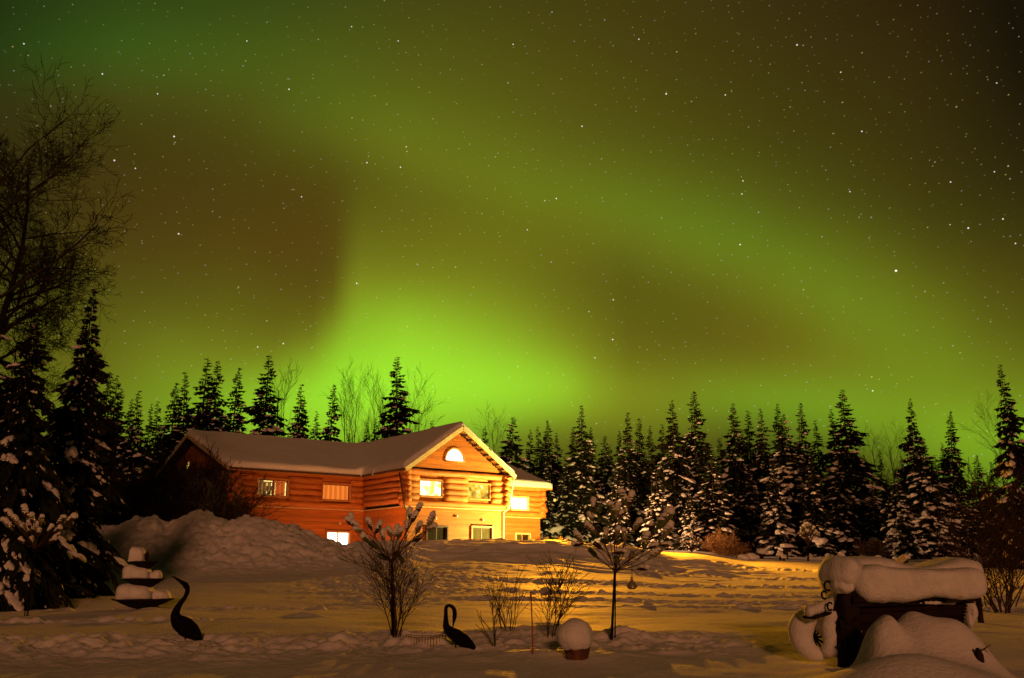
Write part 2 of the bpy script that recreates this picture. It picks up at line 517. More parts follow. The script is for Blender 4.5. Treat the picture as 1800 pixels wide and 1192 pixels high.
def glow(name, stops, strength, scale=3.0, kind='noise', axis=0, detail=2.0):
    """lit window pane: what is seen through it, varied by a pattern"""
    m = bpy.data.materials.new(name)
    m.use_nodes = True
    nt = m.node_tree
    b = nt.nodes['Principled BSDF']
    b.inputs['Base Color'].default_value = (0.05, 0.04, 0.03, 1)
    b.inputs['Roughness'].default_value = 0.1
    tc = nt.nodes.new('ShaderNodeTexCoord')
    cr = nt.nodes.new('ShaderNodeValToRGB')
    while len(cr.color_ramp.elements) < len(stops):
        cr.color_ramp.elements.new(0.5)
    for e, (p, c) in zip(cr.color_ramp.elements, stops):
        e.position = p
    for e, (p, c) in zip(cr.color_ramp.elements, stops):
        e.color = (*c, 1)
    if kind == 'noise':
        n = nt.nodes.new('ShaderNodeTexNoise')
        n.inputs['Scale'].default_value = scale
        n.inputs['Detail'].default_value = detail
        nt.links.new(tc.outputs['Object'], n.inputs['Vector'])
        nt.links.new(n.outputs[0], cr.inputs[0])
    elif kind == 'folds':
        n = nt.nodes.new('ShaderNodeTexWave')
        n.inputs['Scale'].default_value = scale
        n.inputs['Distortion'].default_value = 1.2
        n.inputs['Detail'].default_value = detail
        nt.links.new(tc.outputs['Object'], n.inputs['Vector'])
        nt.links.new(n.outputs[1], cr.inputs[0])
    else:
        sx = nt.nodes.new('ShaderNodeSeparateXYZ')
        nt.links.new(tc.outputs['Generated'], sx.inputs[0])
        nt.links.new(sx.outputs[axis], cr.inputs[0])
    nt.links.new(cr.outputs[0], b.inputs['Emission Color'])
    b.inputs['Emission Strength'].default_value = strength
    return m


M['lit_white'] = glow('lit_white', [(0.3, (1, 0.86, 0.5)), (0.7, (1, 0.95, 0.75))], 3.0, 1.5)
M['lit_room'] = glow('lit_room', [(0.36, (0.8, 0.42, 0.04)), (0.46, (1, 0.72, 0.2)), (0.56, (1, 0.92, 0.6))], 2.4, 2.6)
M['lit_yellow'] = glow('lit_yellow', [(0.34, (0.22, 0.10, 0.01)), (0.45, (0.8, 0.42, 0.02)), (0.55, (1, 0.62, 0.04)), (0.66, (1.2, 0.95, 0.45))], 1.0, 2.8)
M['lit_blind'] = glow('lit_blind', [(0.0, (0.72, 0.13, 0.012)), (0.7, (0.85, 0.19, 0.02)), (1.0, (0.95, 0.27, 0.04))], 0.95, 0.9, 'folds')
M['lit_dim'] = glow('lit_dim', [(0.2, (0.10, 0.04, 0.008)), (0.8, (0.26, 0.12, 0.03))], 0.9, 1.4, 'folds')
M['lit_red'] = glow('lit_red', [(0.0, (0.4, 0.06, 0.006)), (0.9, (0.5, 0.085, 0.01)), (1.0, (0.6, 0.12, 0.02))], 0.95, 1.2, 'folds')
M['lit_slit'] = glow('lit_slit', [(0.3, (1, 0.62, 0.1)), (0.7, (1, 0.8, 0.3))], 1.4, 3)
M['curtain_dark'] = mat('curtain_dark', (0.025, 0.015, 0.007), 0.5, (0.012, 0.008, 0.004), 3, (6, 1, 0.3), spec=0.02)
M['curtain_pale'] = mat('curtain_pale', (0.085, 0.065, 0.024), 0.5, (0.04, 0.028, 0.011), 4, (6, 1, 0.3), spec=0.02)
M['assumed_bulb'] = glow('assumed_bulb', [(0, (1, 0.6, 0.12)), (1, (1, 0.6, 0.12))], 1.2)  # glowing face of the assumed lamps by the house

# ------------------------------------------------------------------ terrain
TCOLS = [-900, 0, 200, 400, 560, 650, 760, 860, 960, 1080, 1200, 1330, 1500, 1800, 2700]
TT = np.array([(p - 900) / (F * 1.02) for p in TCOLS])


def zpy(py, Y):
    return P(900, py, Y).z


def row(Y, pys):
    return [zpy(p, Y) for p in pys]


n15 = len(TCOLS)
TROWS = [
    (-200, [-0.9] * n15), (5, [-0.9] * n15), (11, [-0.5] * n15), (18, [0.0] * n15),
    (24, row(24, [1083] * n15)),
    (32, row(32, [1048] * 8 + [1050, 1052, 1054, 1056, 1056, 1056, 1056])),
    (42, row(42, [1012, 1012, 1012, 1012, 1012, 1010, 1010, 1010, 1014, 1022, 1030, 1032, 1034, 1034, 1034])),
    (50, row(50, [995, 995, 992, 990, 988, 984, 975, 972, 976, 990, 1006, 1015, 1018, 1018, 1018])),
    (56, row(56, [985, 985, 983, 980, 974, 963, 952, 951, 953, 963, 985, 1003, 1006, 1008, 1008])),
    (62, [2.6] * 4 + [2.5, 2.55, 2.75, 2.8, 2.85, 2.75] + row(62, [977, 993, 998, 999, 999])),
    (75, [2.9] * 6 + [2.8, 2.8, 2.85, 2.9] + row(75, [969, 982, 986, 988, 988])),
    (90, [3.0] * 10 + row(90, [968, 973, 975, 976, 976])),
    (140, [3.6] * n15), (400, [5.0] * n15), (900, [5.0] * n15)]
TY = np.array([r[0] for r in TROWS], float)
TZ = np.array([r[1] for r in TROWS], float)
CREST = [(40, 985), (90, 955), (130, 927), (200, 928), (232, 914), (270, 909), (292, 924), (345, 900), (400, 916), (450, 911), (500, 924), (560, 946), (605, 965), (650, 957), (700, 957), (740, 965)]


def _cubic(x, xs):
    i = np.clip(np.searchsorted(xs, x) - 1, 0, len(xs) - 2)
    t = np.clip((x - xs[i]) / (xs[i + 1] - xs[i]), 0, 1)
    return i, t


def bump(x, y, cx, cy, rx, ry, h, p=2.0):
    d = ((np.abs(x - cx) / rx) ** p + (np.abs(y - cy) / ry) ** p)
    return h * np.exp(-d)


BUMPS = []


def G(x, y):
    x = np.asarray(x, float)
    y = np.asarray(y, float)
    t = x / np.maximum(y, 8.0)
    i, a = _cubic(t, TT)
    a = a * a * (3 - 2 * a)
    j, b = _cubic(y, TY)
    # monotone-ish Hermite in depth for a smooth rise
    z0 = TZ[np.maximum(j - 1, 0), :]

    def rowz(jj):
        return TZ[jj, i] * (1 - a) + TZ[jj, i + 1] * a
    zl, zr = rowz(j), rowz(j + 1)
    jm, jp = np.maximum(j - 1, 0), np.minimum(j + 2, len(TY) - 1)
    zm, zp = rowz(jm), rowz(jp)
    dl = (zr - zl) / (TY[j + 1] - TY[j])
    ml = np.where(j > 0, (dl + (zl - zm) / np.maximum(TY[j] - TY[jm], 1e-6)) / 2, dl)
    mr = np.where(j < len(TY) - 2, (dl + (zp - zr) / np.maximum(TY[jp] - TY[j + 1], 1e-6)) / 2, dl)
    hh = TY[j + 1] - TY[j]
    b2, b3 = b * b, b * b * b
    z = (2 * b3 - 3 * b2 + 1) * zl + (b3 - 2 * b2 + b) * hh * ml + (-2 * b3 + 3 * b2) * zr + (b3 - b2) * hh * mr
    px = 900 + t * F * 1.02
    near = np.exp(-((y - 30) / 60.0) ** 2)
    # ploughed heap in front of the left wing
    cz = np.interp(px, [c[0] for c in CREST], [P(c[0], c[1], 50).z for c in CREST])
    base50 = np.interp(px, TCOLS, TZ[list(TY).index(50)])
    add = np.maximum(cz - base50, 0)
    s = y - 50
    prof = np.where(s < 0, np.exp(-(s / 5.2) ** 2), np.exp(-(s / 4.0) ** 2))
    gate = np.clip((px + 60) / 120, 0, 1) * np.clip((760 - px) / 60, 0, 1)
    heap = add * prof * gate
    z = z + heap
    # rough, clumped snow
    rough = np.clip(heap / 0.5, 0, 1) * 1.0
    rough = np.maximum(rough, 0.55 * np.exp(-((px - 690) / 150.0) ** 2) * np.exp(-((y - 38) / 8.0) ** 2))
    cl = np.abs(fbm(x / 0.9, y / 0.9, 1, 4))
    z = z + rough * (0.17 * cl + 0.10 * np.abs(vn(x / 0.33, y / 0.33, 8)) + 0.15 * np.abs(vn(x / 0.15, y / 0.2, 9)) - 0.13)
    # wind ridges on the brow below the gable
    brow = np.exp(-((y - 52.5) / 6.0) ** 2) * np.clip((px - 640) / 90, 0, 1) * np.clip((1420 - px) / 200, 0, 1)
    z = z + brow * (0.16 * fbm(x / 3.2 + y * 0.12, y / 1.15, 21, 3) + 0.07 * np.abs(vn(x / 0.7, y / 0.45, 25)))
    edge = np.exp(-((y - 57.5) / 1.6) ** 2) * np.clip((px - 640) / 60, 0, 1) * np.clip((1180 - px) / 80, 0, 1)
    z = z + edge * 0.16 * np.abs(fbm(x / 0.9, y / 0.9, 31, 2))
    # tracks across the yard
    for (yc, sl, w, x0, x1) in ((40.5, 0.10, 0.9, -4, 40), (34.5, -0.06, 0.7, -2, 40), (30.3, 0.05, 0.8, -3, 40), (27.0, -0.03, 0.45, 1, 40), (46.5, 0.16, 0.8, 4, 40), (22.3, 0.03, 0.35, -14, -5), (28.5, 0.25, 0.35, -13, -3), (62.5, -0.35, 1.6, 11, 22)):
        d = (y - yc - sl * x) / w
        m = np.exp(-d * d) * np.clip((x - x0) / 2, 0, 1) * np.clip((x1 - x) / 2, 0, 1)
        z = z + m * (-0.06 + 0.15 * np.abs(fbm(x / 0.5, y / 0.4, 41, 3)))
    # trodden band in the foreground
    m = np.exp(-((y - 17.2 - 0.05 * x) / 1.3) ** 2) * np.clip((4.4 - x) / 1.5, 0, 1)
    z = z + m * (0.14 * np.abs(fbm(x / 0.6, y / 0.45, 51, 4)) - 0.03) + 0.05 * np.clip((3.8 - x) / 1.5, 0, 1) * np.exp(-((y - 12.8) / 1.2) ** 2) * np.abs(fbm(x / 0.8, y / 0.8, 53, 2))
    # general waviness
    z = z + near * (0.055 * fbm(x / 5.0, y / 3.0, 61, 2) + 0.012 * fbm(x / 0.9, y / 0.7, 66, 2)) * np.clip(y / 8, 0, 1)
    for bb in BUMPS:
        z = z + bump(x, y, *bb)
    return z


def gz(x, y):
    return float(G(np.array([x]), np.array([y]))[0])


def hit(px, py, lo=9.0, hi=130.0):
    Y = np.arange(lo, hi, 0.05)
    xc, yc = (px - CX) / F, (CY - py) / F
    dy = cT - yc * sT
    k = Y / dy
    z = CZ + (sT + yc * cT) * k
    g = G(xc * k, Y)
    w = np.nonzero(g >= z)[0]
    Yh = Y[w[0]] if len(w) else hi
    p = P(px, py, Yh)
    return Vector((p.x, p.y, gz(p.x, p.y)))


def on(px, Y):
    x = (px - CX) / F * Y / (cT - (CY - 1000) / F * sT)
    return Vector((x, Y, gz(x, Y)))


# drifts heaped against the old wooden shelter and the plants
for (px, py, Y, rx, ry, p) in ((1600, 1150, 12.6, 1.15, 0.9, 2), (1640, 1092, 13.9, 0.66, 0.7, 3.2), (1545, 1098, 13.75, 0.24, 0.42, 3), (1592, 1082, 13.95, 0.26, 0.3, 2), (1705, 1125, 13.3, 0.3, 0.6, 2)):
    q = P(px, py, Y)
    BUMPS.append((q.x, q.y, rx, ry, max(q.z - gz(q.x, q.y), 0.03), p))
for (px, Y, rx, ry, h) in ((945, 18.3, 1.0, 0.7, 0.16), (700, 18.0, 0.7, 0.5, 0.10), (1080, 17.4, 0.8, 0.4, 0.10), (770, 16.6, 0.45, 0.3, 0.10), (540, 23, 0.5, 0.4, 0.14), (1040, 15.6, 0.7, 0.6, 0.06), (1480, 14.0, 0.7, 0.5, 0.10)):
    q = on(px, Y)
    BUMPS.append((q.x, q.y, rx, ry, h, 2.0))


def build_ground():
    ang = np.concatenate([np.arange(-180, -40, 4.0), np.arange(-40, -32.5, 0.5), np.arange(-32.5, 32.5, 0.11), np.arange(32.5, 40, 0.5), np.arange(40, 180, 4.0)])
    a = np.radians(ang)
    rr = [0.0, 0.5, 1.5, 3, 5, 7, 8.5]
    r = 10.0
    while r < 76:
        rr.append(r)
        r *= 1.0028
    while r < 900:
        rr.append(r)
        r *= 1.05
    rr = np.array(rr)
    A, RR = np.meshgrid(a, rr)
    x, y = (RR * np.sin(A)).ravel(), (RR * np.cos(A)).ravel()
    z = G(x, y)
    V = np.stack([x, y, z], -1)
    o = grid_mesh('ground', V, len(a), len(rr), M['ground_snow'], wrap=True)
    # face up
    if o.data.polygons[len(o.data.polygons) // 2].normal.z < 0:
        o.data.flip_normals()
    tag(o, 'deep snow covering the whole yard, trodden and drifted', None, None, 'structure')


build_ground()

_bm = bmesh.new()
bmesh.ops.create_icosphere(_bm, subdivisions=2, radius=1)
ICO2 = ([v.co.copy() for v in _bm.verts], [tuple(v.index for v in f.verts) for f in _bm.faces])
_bm.free()
_bm = bmesh.new()
bmesh.ops.create_icosphere(_bm, subdivisions=3, radius=1)
ICO3 = ([v.co.copy() for v in _bm.verts], [tuple(v.index for v in f.verts) for f in _bm.faces])
_bm.free()
_bm = bmesh.new()
bmesh.ops.create_icosphere(_bm, subdivisions=4, radius=1)
ICO4 = ([v.co.copy() for v in _bm.verts], [tuple(v.index for v in f.verts) for f in _bm.faces])
_bm.free()


def blob(mb, c, rx, ry, rz, rng, jitter=0.2, ico=ICO2, flat=0.35, rot=0.0, tilt=0.0, bulge=2.0):
    """lumpy snow cushion: rounded above, flatter beneath"""
    vs = []
    ph = [rng.uniform(0, 6.28) for _ in range(6)]
    m = Matrix.Rotation(rot, 3, 'Z') @ Matrix.Rotation(tilt, 3, 'Y')
    for v in ico[0]:
        k = 1 + jitter * (0.5 * math.sin(3.1 * v.x + ph[0]) * math.cos(2.7 * v.y + ph[1]) + 0.5 * math.sin(4.3 * v.z + ph[2] + 2.1 * v.x) + 0.35 * math.sin(7.3 * v.y + ph[3]) * math.cos(6.1 * v.x + ph[4]))
        if bulge != 2.0:
            q = (abs(v.x) ** bulge + abs(v.y) ** bulge + abs(v.z) ** bulge) ** (-1 / bulge)
            w = v * q
        else:
            w = v
        z = w.z * rz
        if z < 0:
            z *= flat
        vs.append(Vector(c) + m @ Vector((w.x * rx * k, w.y * ry * k, z * k)))
    mb.add(vs, ico[1])


# ------------------------------------------------------------------ the log house
RA = R(36)
HX, HY = -9.75, 64.5
rdir = Vector((math.cos(RA), math.sin(RA), 0))
sdir = Vector((-math.sin(RA), math.cos(RA), 0))
house = thing('log_house', (HX, HY, 0), 'two-storey log house with snow-covered roof and lit windows above the snowy rise', 'house', rz=RA)


def loc_on(px, py, b):
    """house-local (a, z) where a pixel ray meets the facade plane at local y=b"""
    d = P(px, py, 1.0) - Vector((0, 0, CZ))
    o = Vector((HX, HY, 0))
    n = sdir
    k = ((o + sdir * b - Vector((0, 0, CZ))).dot(n)) / d.dot(n)
    q = Vector((0, 0, CZ)) + d * k
    return (q - o).dot(rdir), q.z


WL, GW, GB, EXT, DEP = 8.76, 7.3, -5.5, 14.6, 15.5
ZT, ZE, ZR = 5.2, 7.5, 10.35


def win_rect(x0, y0, x1, y1, b):
    a0, z1 = loc_on(x0, y0, b)
    a1, z0 = loc_on(x1, y1, b)
    _, z1b = loc_on(x1, y0 + (y1 - y0) * 0.0, b)
    return (a0, z0, a1, z1)


# local window rectangles (a0, z0, a1, z1)
W1 = win_rect(452, 843, 505, 871, 0)
W2 = win_rect(567, 852, 612, 878, 0)
WB = win_rect(573, 936, 613, 960, 0)
G1 = win_rect(737, 845, 776, 872, GB)
G2 = win_rect(822, 852, 858, 878, GB)
GL1 = win_rect(748, 926, 784, 962, GB)
GL2 = win_rect(829, 928, 863, 960, GB)
GH = win_rect(783, 788, 813, 810, GB)
X1 = win_rect(897, 875, 926, 894, 0)
X2 = win_rect(906, 940, 928, 956, 0)


def fix(w, w_min=None, h=None):
    a0, z0, a1, z1 = w
    if z0 > z1:
        z0, z1 = z1, z0
    if h:
        zc = (z0 + z1) / 2
        z0, z1 = zc - h / 2, zc + h / 2
    return (a0, z0, a1, z1)


def lev(px0, pyt, px1, pyb, b):
    """rectangle from its left edge's top/bottom pixels"""
    a0, zt = loc_on(px0, pyt, b)
    _, zb = loc_on(px0, pyb, b)
    a1, _ = loc_on(px1, pyt, b)
    return (a0, zb, a1, zt)


W1 = lev(453, 842, 505, 871, 0)
W2 = lev(567, 851, 613, 878, 0)
WB = lev(574, 935, 613, 962, 0)
G1 = lev(737, 844, 776, 871, GB)
G2 = lev(822, 851, 859, 876, GB)
GL1 = lev(750, 926, 784, 968, GB)
GL2 = lev(829, 927, 863, 968, GB)
GH = lev(783, 788, 814, 809, GB)
X1 = lev(897, 874, 926, 895, 0)
X2 = lev(906, 939, 929, 962, 0)


def spans(u0, u1, z0, z1, holes):
    out = [(u0, u1)]
    for (a, b, c, d) in holes:
        if d <= z0 + 1e-4 or b >= z1 - 1e-4:
            continue
        nx = []
        for (s, e) in out:
            if c <= s or a >= e:
                nx.append((s, e))
            else:
                if a - s > 0.02:
                    nx.append((s, a))
                if e - c > 0.02:
                    nx.append((c, e))
        out = nx
    return out


def log_wall(u0, u1, z0, z1, holes, mapf, ext0, ext1, rng, off=0.0, n=6):
    """round logs between z0 and z1; mapf(u, out, z) -> local point"""
    mb, en = MB(), MB()
    dz = (z1 - z0) / n
    for i in range(n):
        zc = z0 + (i + 0.5) * dz + (off if True else 0)
        r0 = dz * 0.5 * rng.uniform(0.98, 1.07)
        e0 = ext0 * rng.uniform(0.75, 1.15)
        e1 = ext1 * rng.uniform(0.75, 1.15)
        ph = rng.uniform(0, 6)
        for (s, e) in spans(u0 - e0, u1 + e1, zc - dz * 0.3, zc + dz * 0.3, holes):
            k = max(2, int((e - s) / 0.5) + 1)
            pts, rad = [], []
            for j in range(k + 1):
                u = s + (e - s) * j / k
                w = 0.016 * math.sin(u * 1.3 + ph) + 0.01 * math.sin(u * 3.7 + ph * 2)
                pts.append(mapf(u, 0.06 + 0.012 * math.sin(u * 0.9 + ph), zc + w))
                rad.append(r0 * (1 + 0.05 * math.sin(u * 0.7 + ph) + 0.02 * math.sin(u * 4 + ph)))
            mb.tube(pts, rad, 14)
    # backing so that no light shows between the logs
    for (s, e, a, b) in rects_minus(u0 + 0.05, u1 - 0.05, z0, z1, holes):
        p = [mapf(s, -0.02, a), mapf(e, -0.02, a), mapf(e, -0.02, b), mapf(s, -0.02, b)]
        q = [mapf(s, -0.12, a), mapf(e, -0.12, a), mapf(e, -0.12, b), mapf(s, -0.12, b)]
        mb.add(p + q, [(0, 1, 2, 3), (7, 6, 5, 4), (0, 4, 5, 1), (1, 5, 6, 2), (2, 6, 7, 3), (3, 7, 4, 0)])
    return mb


def rects_minus(u0, u1, z0, z1, holes):
    zs = sorted({z0, z1, *[min(max(h[1], z0), z1) for h in holes], *[min(max(h[3], z0), z1) for h in holes]})
    out = []
    for a, b in zip(zs, zs[1:]):
        if b - a < 1e-4:
            continue
        for (s, e) in spans(u0, u1, a, b, holes):
            out.append((s, e, a, b))
    return out


def siding_wall(u0, u1, z0, z1, holes, mapf, rng, board=0.165, lim=None):
    """overlapping horizontal boards"""
    mb = MB()
    z = z0
    while z < z1 - 0.01:
        zt = min(z + board, z1)
        a0, a1 = u0, u1
        if lim:
            a0, a1 = lim(zt)
            if a1 - a0 < 0.05:
                break
        for (s, e) in spans(a0, a1, z + 0.02, zt - 0.02, holes):
            j = rng.uniform(-0.003, 0.003)
            p = [mapf(s, 0.045 + j, z), mapf(e, 0.045 + j, z), mapf(e, 0.018, zt), mapf(s, 0.018, zt)]
            q = [mapf(s, -0.1, z), mapf(e, -0.1, z), mapf(e, -0.1, zt), mapf(s, -0.1, zt)]
            mb.add(p + q, [(0, 1, 2, 3), (7, 6, 5, 4), (0, 4, 5, 1), (1, 5, 6, 2), (2, 6, 7, 3), (3, 7, 4, 0)])
        z += board
    return mb


rng = random.Random(11)
front0 = lambda u, o, z: (u, -o, z)                       # wing plane, b = 0
frontG = lambda u, o, z: (u, GB - o, z)                   # gable plane
sideG = lambda u, o, z: (-o, u, z)                        # left side of the gable block (u along b)
sideGr = lambda u, o, z: (GW + o, u, z)
endL = lambda u, o, z: (-WL - o, u, z)
endR = lambda u, o, z: (EXT + o, u, z)


def grow(w, m):
    return (w[0] - m, w[1] - m, w[2] + m, w[3] + m)


ZB = 1.6
hl = 0.11
half = (ZE - ZT) / 12
o = log_wall(-WL, 0, ZT, ZE, [grow(W1, .1), grow(W2, .1)], front0, 0.55, -0.02, rng).build('log_wall', M['log'], house)
o = log_wall(0, GW, ZT, ZE, [grow(G1, .1), grow(G2, .1)], frontG, 0.5, 0.5, rng).build('log_wall', M['log'], house)
o = log_wall(GB, 0, ZT + half, ZE - 0.02, [], sideG, 0.5, -0.02, rng, 0).build('log_wall', M['log'], house)
o = log_wall(GB, 0, ZT + half, ZE - 0.02, [], sideGr, 0.5, -0.02, rng, 0).build('log_wall', M['log'], house)
o = log_wall(GW, EXT, ZT, ZE, [grow(X1, .1)], front0, -0.02, 0.5, rng).build('log_wall', M['log'], house)
o = log_wall(0, DEP, ZT + half, ZE - 0.02, [], endL, 0.55, 0.5, rng).build('log_wall', M['log'], house)
o = log_wall(0, DEP, ZT + half, ZE - 0.02, [], endR, 0.5, 0.5, rng).build('log_wall', M['log'], house)
# lower storey
siding_wall(-WL, 0, ZB, ZT - 0.06, [grow(WB, .1)], front0, rng).build('siding_wall', M['siding'], house, False)
siding_wall(0, GW, ZB, ZT - 0.06, [grow(GL1, .1), grow(GL2, .1)], frontG, rng).build('siding_wall', M['siding'], house, False)
siding_wall(GB + 0.004, -0.004, ZB, ZT - 0.06, [], sideG, rng).build('siding_wall', M['siding'], house, False)
siding_wall(GB + 0.004, -0.004, ZB, ZT - 0.06, [], sideGr, rng).build('siding_wall', M['siding'], house, False)
siding_wall(GW, EXT, ZB, ZT - 0.06, [grow(X2, .1)], front0, rng).build('siding_wall', M['siding'], house, False)
siding_wall(0.004, DEP, ZB, ZT - 0.06, [], endL, rng).build('siding_wall', M['siding'], house, False)
siding_wall(0.004, DEP, ZB, ZT - 0.06, [], endR, rng).build('siding_wall', M['siding'], house, False)
mb = MB()
mb.box((-WL, DEP - 0.2, ZB), (EXT, DEP, ZE))
mb.build('back_wall', M['siding'], house, False)

# roof shape ---------------------------------------------------------------
OV = 0.6
SL1 = (ZR - 7.45) / (DEP / 2 + OV)
SL2 = (ZR - 7.45) / (GW / 2 + 0.5)
A0, A1 = -WL - 0.75, EXT + 0.7


def roof_main(b):
    return ZR - SL1 * np.abs(b - DEP / 2)


def roof_gab(a):
    return ZR - SL2 * np.abs(a - GW / 2)


# gable triangles
zt0 = ZE + 0.0
siding_wall(0, GW, ZE + 0.12, ZR, [], frontG, rng, 0.16,
            lambda z: (max(-0.05, GW / 2 - (ZR - 0.16 - z) / SL2), min(GW + 0.05, GW / 2 + (ZR - 0.16 - z) / SL2))).build('gable_wall', M['siding'], house, False)
for nm, fn in (('gable_wall', endL), ('gable_wall', endR)):
    siding_wall(0, DEP, ZE + 0.12, ZR, [], fn, rng, 0.16,
                lambda z: (max(0, DEP / 2 - (ZR - 0.16 - z) / SL1), min(DEP, DEP / 2 + (ZR - 0.16 - z) / SL1))).build(nm, M['siding'], house, False)

# roof decks (thick slabs)
mb = MB()


def slab(pts, t=0.14):
    n = len(pts)
    top = [(p[0], p[1], p[2]) for p in pts]
    bot = [(p[0], p[1], p[2] - t) for p in pts]
    mb.add(top + bot, [tuple(range(n)), tuple(range(2 * n - 1, n - 1, -1))] + [(i, i + n, (i + 1) % n + n, (i + 1) % n) for i in range(n)])


ez = ZR - SL1 * (DEP / 2 + OV)
slab([(A0, -OV, ez), (A1, -OV, ez), (A1, DEP / 2, ZR), (A0, DEP / 2, ZR)])
slab([(A0, DEP / 2, ZR), (A1, DEP / 2, ZR), (A1, DEP + OV, ez), (A0, DEP + OV, ez)])
ge = 0.5
gz_e = ZR - SL2 * (GW / 2 + ge)
GF = GB - 0.75
slab([(-ge, GF, gz_e), (GW / 2, GF, ZR - 0.002), (GW / 2, DEP / 2, ZR - 0.002), (-ge, 0.2, gz_e)])
slab([(GW / 2, GF, ZR - 0.004), (GW + ge, GF, gz_e), (GW + ge, 0.2, gz_e), (GW / 2, DEP / 2, ZR - 0.004)])
roof = mb.build('roof', M['shingle'], house, False)

# snow on the roof: a thick blanket that follows both pitches and bulges over the eaves
cell = 0.13
au = np.arange(A0 - 0.25, A1 + 0.25, cell)
bu = np.arange(GF - 0.25, DEP + OV + 0.25, cell)
AA, BB = np.meshgrid(au, bu)
wob = 0.07 * vn(AA / 0.9, BB / 0.9, 71) + 0.05 * vn(AA / 0.3, BB / 0.3, 72)
dm = np.minimum(np.minimum(AA - A0, A1 - AA), np.minimum(BB + OV + 0.16, DEP + OV - BB)) + wob
dg = np.minimum(np.minimum(AA + ge + 0.1, GW + ge + 0.1 - AA), np.minimum(BB - GF, DEP / 2 - BB + 3)) + wob
zm_, zg_ = roof_main(BB), roof_gab(AA)
ing = (dg > 0) & ((zg_ > zm_ - 0.0) | (BB < -OV))
d = np.where(BB < -OV - 0.0, dg, np.where(zg_ > zm_, np.maximum(dg, dm), dm))
d = np.maximum(dm, np.where(zg_ > zm_ - 0.05, dg, -9))
d = np.where((BB < -OV - 0.16) & (dg <= 0), np.minimum(dm, dg), d)
d = np.where(BB < -OV - 0.16, dg, d)
k_ = 0.22
base = np.where(BB < -OV - 0.16, zg_, np.log(np.exp(np.clip((zm_ - 8) / k_, -40, 40)) + np.exp(np.clip((np.where(dg > -0.2, zg_, -99) - 8) / k_, -40, 40))) * k_ + 8)
dd = np.clip(d / 0.34, 0, 1)
thick = 0.36 * np.sqrt(np.clip(1 - (1 - dd) ** 2, 0, 1)) + 0.03
TOP = base + thick + 0.03 * fbm(AA / 1.6, BB / 1.6, 75, 2) - 0.02
inside = d > 0
mbs = MB()
idx = -np.ones(AA.shape, int)
cells_ = inside[:-1, :-1] & inside[1:, :-1] & inside[:-1, 1:] & inside[1:, 1:]
vs, fs = [], []
use = np.zeros(AA.shape, bool)
use[:-1, :-1] |= cells_
use[1:, :-1] |= cells_
use[:-1, 1:] |= cells_
use[1:, 1:] |= cells_
ii, jj = np.nonzero(use)
idx[ii, jj] = np.arange(len(ii))
vs = [(AA[i, j], BB[i, j], TOP[i, j]) for i, j in zip(ii, jj)]
nb = len(vs)
low = np.where(BB < -OV - 0.16, zg_, np.maximum(zm_, np.where(dg > 0, zg_, -99)))
vs += [(AA[i, j], BB[i, j], low[i, j] - 0.07) for i, j in zip(ii, jj)]
ci, cj = np.nonzero(cells_)
cset = cells_
for i, j in zip(ci, cj):
    a, b, c, e = idx[i, j], idx[i, j + 1], idx[i + 1, j + 1], idx[i + 1, j]
    fs.append((a, b, c, e))
    if i == 0 or not cset[i - 1, j]:
        fs.append((a, a + nb, b + nb, b))
    if i == cset.shape[0] - 1 or not cset[i + 1, j]:
        fs.append((c, c + nb, e + nb, e))
    if j == 0 or not cset[i, j - 1]:
        fs.append((e, e + nb, a + nb, a))
    if j == cset.shape[1] - 1 or not cset[i, j + 1]:
        fs.append((b, b + nb, c + nb, c))
mbs.add(vs, fs)
rs = mbs.build('snow_blanket', M['snow'], roof)

# gable rake boards with lookouts
for sg in (-1, 1):
    mb = MB()
    a_e = GW / 2 + sg * (GW / 2 + ge)
    mb.beam((GW / 2, GF - 0.02, ZR - 0.12), (a_e, GF - 0.02, gz_e - 0.12), 0.06, 0.26)
    mb.build('rake_board', M['rake'], house, False)
mb = MB()
for sg in (-1, 1):
    pts = [(GW / 2, GF + 0.02, ZR - 0.16), (GW / 2 + sg * (GW / 2 + ge), GF + 0.02, gz_e - 0.16), (GW / 2 + sg * (GW / 2 + ge), GB - 0.03, gz_e - 0.16), (GW / 2, GB - 0.03, ZR - 0.16)]
    if sg > 0:
        pts = pts[::-1]
    mb.add(pts + [(p[0], p[1], p[2] + 0.012) for p in pts], [(0, 1, 2, 3), (7, 6, 5, 4)])
mb.build('soffit', M['rake'], house, False)
for sg in (-1, 1):
    for k in range(1, 10):
        t = k / 10
        c = Vector((GW / 2 + sg * (GW / 2 + ge) * t, (GF + GB) / 2, ZR - 0.23 - SL2 * (GW / 2 + ge) * t))
        mb = MB()
        mb.box(c - Vector((0.05, 0.34, 0.06)), c + Vector((0.05, 0.34, 0.06)))
        mb.build('lookout', M['dark_trim'], house, False)
